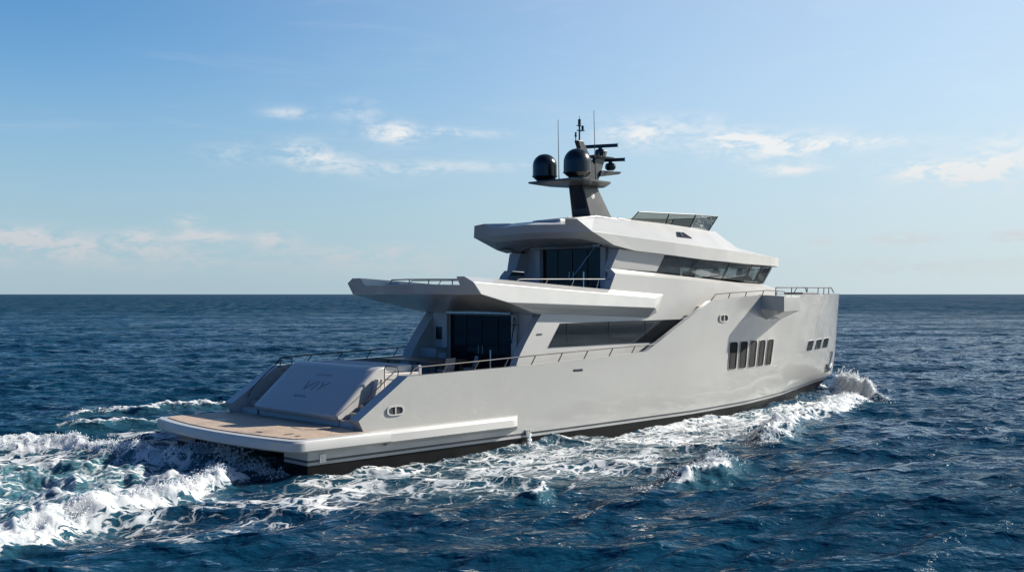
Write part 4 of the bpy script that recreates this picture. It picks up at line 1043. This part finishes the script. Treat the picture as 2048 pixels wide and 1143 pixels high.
def sea_mat():
    m, t, b = new_mat('sea_water')
    P = t.node('ShaderNodeNewGeometry').outputs['Position']
    fo = t.node('ShaderNodeAttribute', attribute_name='foam').outputs['Fac']; ae = t.node('ShaderNodeAttribute', attribute_name='aerated').outputs['Fac']
    ln = t.node('ShaderNodeVectorMath', operation='LENGTH'); t.l.new(P, ln.inputs[0])
    far = t.ramp(ln.outputs['Value'], 120, 1500, 0, 1, 'LINEAR')
    # ripples
    st = t.mapping(P, (1, 1, 1), (0, 0, R(-YAW - 14)))
    r1 = t.noise(t.mapping(st, (1.0, .4, 1)), 2.7, 3, .5, .4); r2 = t.noise(t.mapping(st, (1.0, .5, 1)), 6.5, 3, .5, .2); r3 = t.noise(t.mapping(st, (1, .4, 1)), .35, 5, .6, .3)
    r4 = t.noise(t.mapping(st, (1.0, .36, 1)), 1.15, 3, .5, .6)
    hgt = t.math('ADD', t.math('MULTIPLY', r4, .36), t.math('ADD', t.math('MULTIPLY', r1, .17), t.math('MULTIPLY', r2, .05)))
    hgt = t.math('ADD', hgt, t.math('MULTIPLY', t.math('MULTIPLY', r3, far), 1.2))
    gust = t.noise(t.mapping(st, (1.0, .3, 1)), .09, 7, .68, .4)
    bmp = t.node('ShaderNodeBump'); bmp.inputs['Strength'].default_value = 1.0; bmp.inputs['Distance'].default_value = 1.0
    t.put(bmp.inputs['Height'], hgt)
    deep = t.mix(t.ramp(r3, .3, .7), (.0015, .022, .047, 1), (.003, .036, .071, 1))
    col = t.mix(t.math('MULTIPLY', ae, .85), deep, (.045, .13, .15, 1))
    # water body plus a mirror layer; distant rough water shows tilted facets, so its mirror share stays well under that of a flat sheet
    t.put(b.inputs['Base Color'], col); b.inputs['Roughness'].default_value = .6; b.inputs['Specular IOR Level'].default_value = 0.0
    t.l.new(bmp.outputs[0], b.inputs['Normal'])
    fr = t.node('ShaderNodeFresnel'); fr.inputs[0].default_value = 1.333; t.l.new(bmp.outputs[0], fr.inputs['Normal'])
    gl = t.node('ShaderNodeBsdfGlossy'); t.put(gl.inputs['Roughness'], t.ramp(far, 0, 1, .075, .3, 'LINEAR')); t.l.new(bmp.outputs[0], gl.inputs['Normal'])
    streak = t.noise(t.mapping(st, (.09, 1, 1)), .2, 6, .65, .3)          # wind streaks, seen only far out
    cap_ = t.math('ADD', t.ramp(ln.outputs['Value'], 30, 420, .78, 0), t.ramp(ln.outputs['Value'], 300, 4000, .11, .16, 'LINEAR'))
    share = t.math('MINIMUM', fr.outputs[0], cap_)
    share = t.math('MULTIPLY', share, t.math('ADD', .4, t.math('MULTIPLY', t.ramp(gust, .36, .64), 1.1)), None, True)
    fs_ = t.ramp(ln.outputs['Value'], 150, 450)
    share = t.math('MULTIPLY', share, t.math('ADD', 1.0, t.math('MULTIPLY', fs_, t.math('SUBTRACT', t.ramp(streak, .38, .62, 0, 1.5), .7))), None, True)
    wat = t.node('ShaderNodeMixShader'); t.l.new(share, wat.inputs[0]); t.l.new(b.outputs[0], wat.inputs[1]); t.l.new(gl.outputs[0], wat.inputs[2])
    # foam: lacy cells drawn out along the flow, filled in where it is thick
    wn = t.node('ShaderNodeTexNoise'); t.put(wn.inputs['Vector'], P); wn.inputs['Scale'].default_value = 1.5; wn.inputs['Detail'].default_value = 5
    warp = t.node('ShaderNodeVectorMath', operation='MULTIPLY_ADD'); t.l.new(wn.outputs['Color'], warp.inputs[0]); warp.inputs[1].default_value = (1.1, 1.1, 0); t.l.new(P, warp.inputs[2])
    wv = t.mapping(warp.outputs[0], (.55, 1.3, .0), (0, 0, R(12)))
    def cells(scale):
        v = t.node('ShaderNodeTexVoronoi', feature='DISTANCE_TO_EDGE'); t.put(v.inputs['Vector'], wv); v.inputs['Scale'].default_value = scale; return v.outputs['Distance']
    lace = t.math('MAXIMUM', t.ramp(cells(1.25), 0, .17, 1, 0), t.math('MULTIPLY', t.ramp(cells(3.1), 0, .2, 1, 0), .85))
    cl = t.noise(wv, 1.3, 7, .62, .5); cl2 = t.noise(P, 8, 5, .7)
    pat = t.math('ADD', t.math('MULTIPLY', lace, .42), t.math('ADD', t.math('MULTIPLY', cl, .52), t.math('MULTIPLY', cl2, .16)))
    thr = t.math('SUBTRACT', 1.03, t.math('MULTIPLY', fo, .66))
    fm = t.ramp(t.math('SUBTRACT', pat, thr), -.08, .14)
    fm = t.math('MULTIPLY', fm, t.ramp(fo, .03, .18))
    fb = t.node('ShaderNodeBsdfPrincipled'); fb.inputs['Roughness'].default_value = .75
    t.put(fb.inputs['Base Color'], t.mix(t.ramp(cl, .35, .65), (.36, .40, .42, 1), (.6, .6, .585, 1)))
    fb.inputs['Specular IOR Level'].default_value = .2
    fb.inputs['Subsurface Weight'].default_value = .7; fb.inputs['Subsurface Radius'].default_value = (1.0, 1.0, 1.0); fb.inputs['Subsurface Scale'].default_value = .45
    fbm_ = t.node('ShaderNodeBump'); fbm_.inputs['Strength'].default_value = .7; fbm_.inputs['Distance'].default_value = .06
    t.put(fbm_.inputs['Height'], t.math('ADD', cl, t.math('MULTIPLY', cl2, .6))); t.l.new(fbm_.outputs[0], fb.inputs['Normal'])
    mx = t.node('ShaderNodeMixShader'); t.l.new(fm, mx.inputs[0]); t.l.new(wat.outputs[0], mx.inputs[1]); t.l.new(fb.outputs[0], mx.inputs[2])
    t.l.new(mx.outputs[0], t.n['Material Output'].inputs[0])
    return m
sea = link('sea', me, sea_mat()); sea['kind'] = 'structure'

# ------------------------------------------------------------------ spray thrown up along the breaking crests
def spray(name, label, spots):
    """spots: (x, y, spread, height, count, size)"""
    pts = []
    for x, y, sp_, hh, n, sz in spots:
        pts.append(np.stack([rng.normal(x, sp_, n), rng.normal(y, sp_, n), np.abs(rng.normal(0, hh, n)), sz * rng.lognormal(0, .45, n)], 1))
    p = np.concatenate(pts)
    _, _, z0 = sea_height(p[:, 0], p[:, 1]); wh_, _, _ = wake(p[:, 0], p[:, 1])
    p[:, 2] += z0 + wh_ - .03
    base = np.array([(1,0,0),(-1,0,0),(0,1,0),(0,-1,0),(0,0,1),(0,0,-1)], float); fc = np.array([(0,2,4),(2,1,4),(1,3,4),(3,0,4),(2,0,5),(1,2,5),(3,1,5),(0,3,5)])
    n = len(p); V = p[:, None, :3] + base[None] * p[:, 3][:, None, None] * rng.uniform(.6, 1.4, (n, 6, 1)); F_ = fc[None] + (np.arange(n)*6)[:, None, None]
    me = bpy.data.meshes.new(name); me.from_pydata(V.reshape(-1, 3).tolist(), [], F_.reshape(-1, 3).tolist())
    o = link(name, me, SPRAY); o['kind'] = 'stuff'; o['label'] = label; o['category'] = 'spray'
    return o
SPRAY, st_, sb_ = new_mat('spray_white')            # droplets pass light on, so a backlit plume still glows
st_.n.remove(sb_); d_ = st_.node('ShaderNodeBsdfDiffuse'); d_.inputs[0].default_value = (.85, .86, .86, 1)
l_ = st_.node('ShaderNodeBsdfTranslucent'); l_.inputs[0].default_value = (.88, .89, .89, 1)
x_ = st_.node('ShaderNodeMixShader'); x_.inputs[0].default_value = .5
st_.l.new(d_.outputs[0], x_.inputs[1]); st_.l.new(l_.outputs[0], x_.inputs[2]); st_.l.new(x_.outputs[0], st_.n['Material Output'].inputs[0])
def along(P, n, sp_, hh, cnt, sz):
    out = []
    for k in range(n):
        f = (k + .5) / n * (len(P) - 1); i = min(int(f), len(P) - 2); t = f - i
        e = math.sin(math.pi * (k + .5) / n) ** .5
        out.append((P[i][0]*(1-t) + P[i+1][0]*t, P[i][1]*(1-t) + P[i+1][1]*t, sp_, hh*e, int(cnt*e), sz))
    return out
spray('bow_spray', 'white spray thrown up where the bow cuts the water', [(40.6, -.6, .3, .25, 260, .03), (40.0, -1.4, .35, .22, 260, .03), (39.2, -2.4, .35, .2, 200, .028)] + along([(40.4, -1.0), (39.2, -2.4), (37.4, -4.2), (35.6, -6.0)], 9, .3, .1, 260, .018) + along([(37.4, -3.2), (33.6, -4.5), (28, -5.9)], 8, .4, .1, 250, .018))
spray('stern_spray', 'white spray and froth flying off the breaking wake crests astern', along(CRESTS[5][0][:5], 14, .25, .08, 300, .014) + along(CRESTS[6][0][:5], 14, .3, .09, 300, .015) + along([(-1.5, -3.4), (-1.7, 0), (-1.5, 3.6)], 14, .22, .16, 260, .02))
spray('side_spray', 'white droplets on the breaking crests along the starboard side', along(CRESTS[2][0], 8, .3, .1, 260, .016) + along(CRESTS[3][0], 8, .25, .08, 260, .015))
# cooling water falling from the hull outlet
bm = BM()
for k in range(40):
    t = random.random(); x = 8.88 + random.uniform(-.09, .09) + .0*t; z = .58 - .6*t
    bmesh.ops.create_icosphere(bm, subdivisions=1, radius=random.uniform(.03, .07), matrix=Matrix.Translation((x - .25*t, -4.5 - .25*t - random.uniform(0, .06), z)))
o = finish('cooling_water', bm, SPRAY, None, smooth=60); o['kind'] = 'stuff'; o['label'] = 'small stream of water falling from the hull outlet'; o['category'] = 'water'
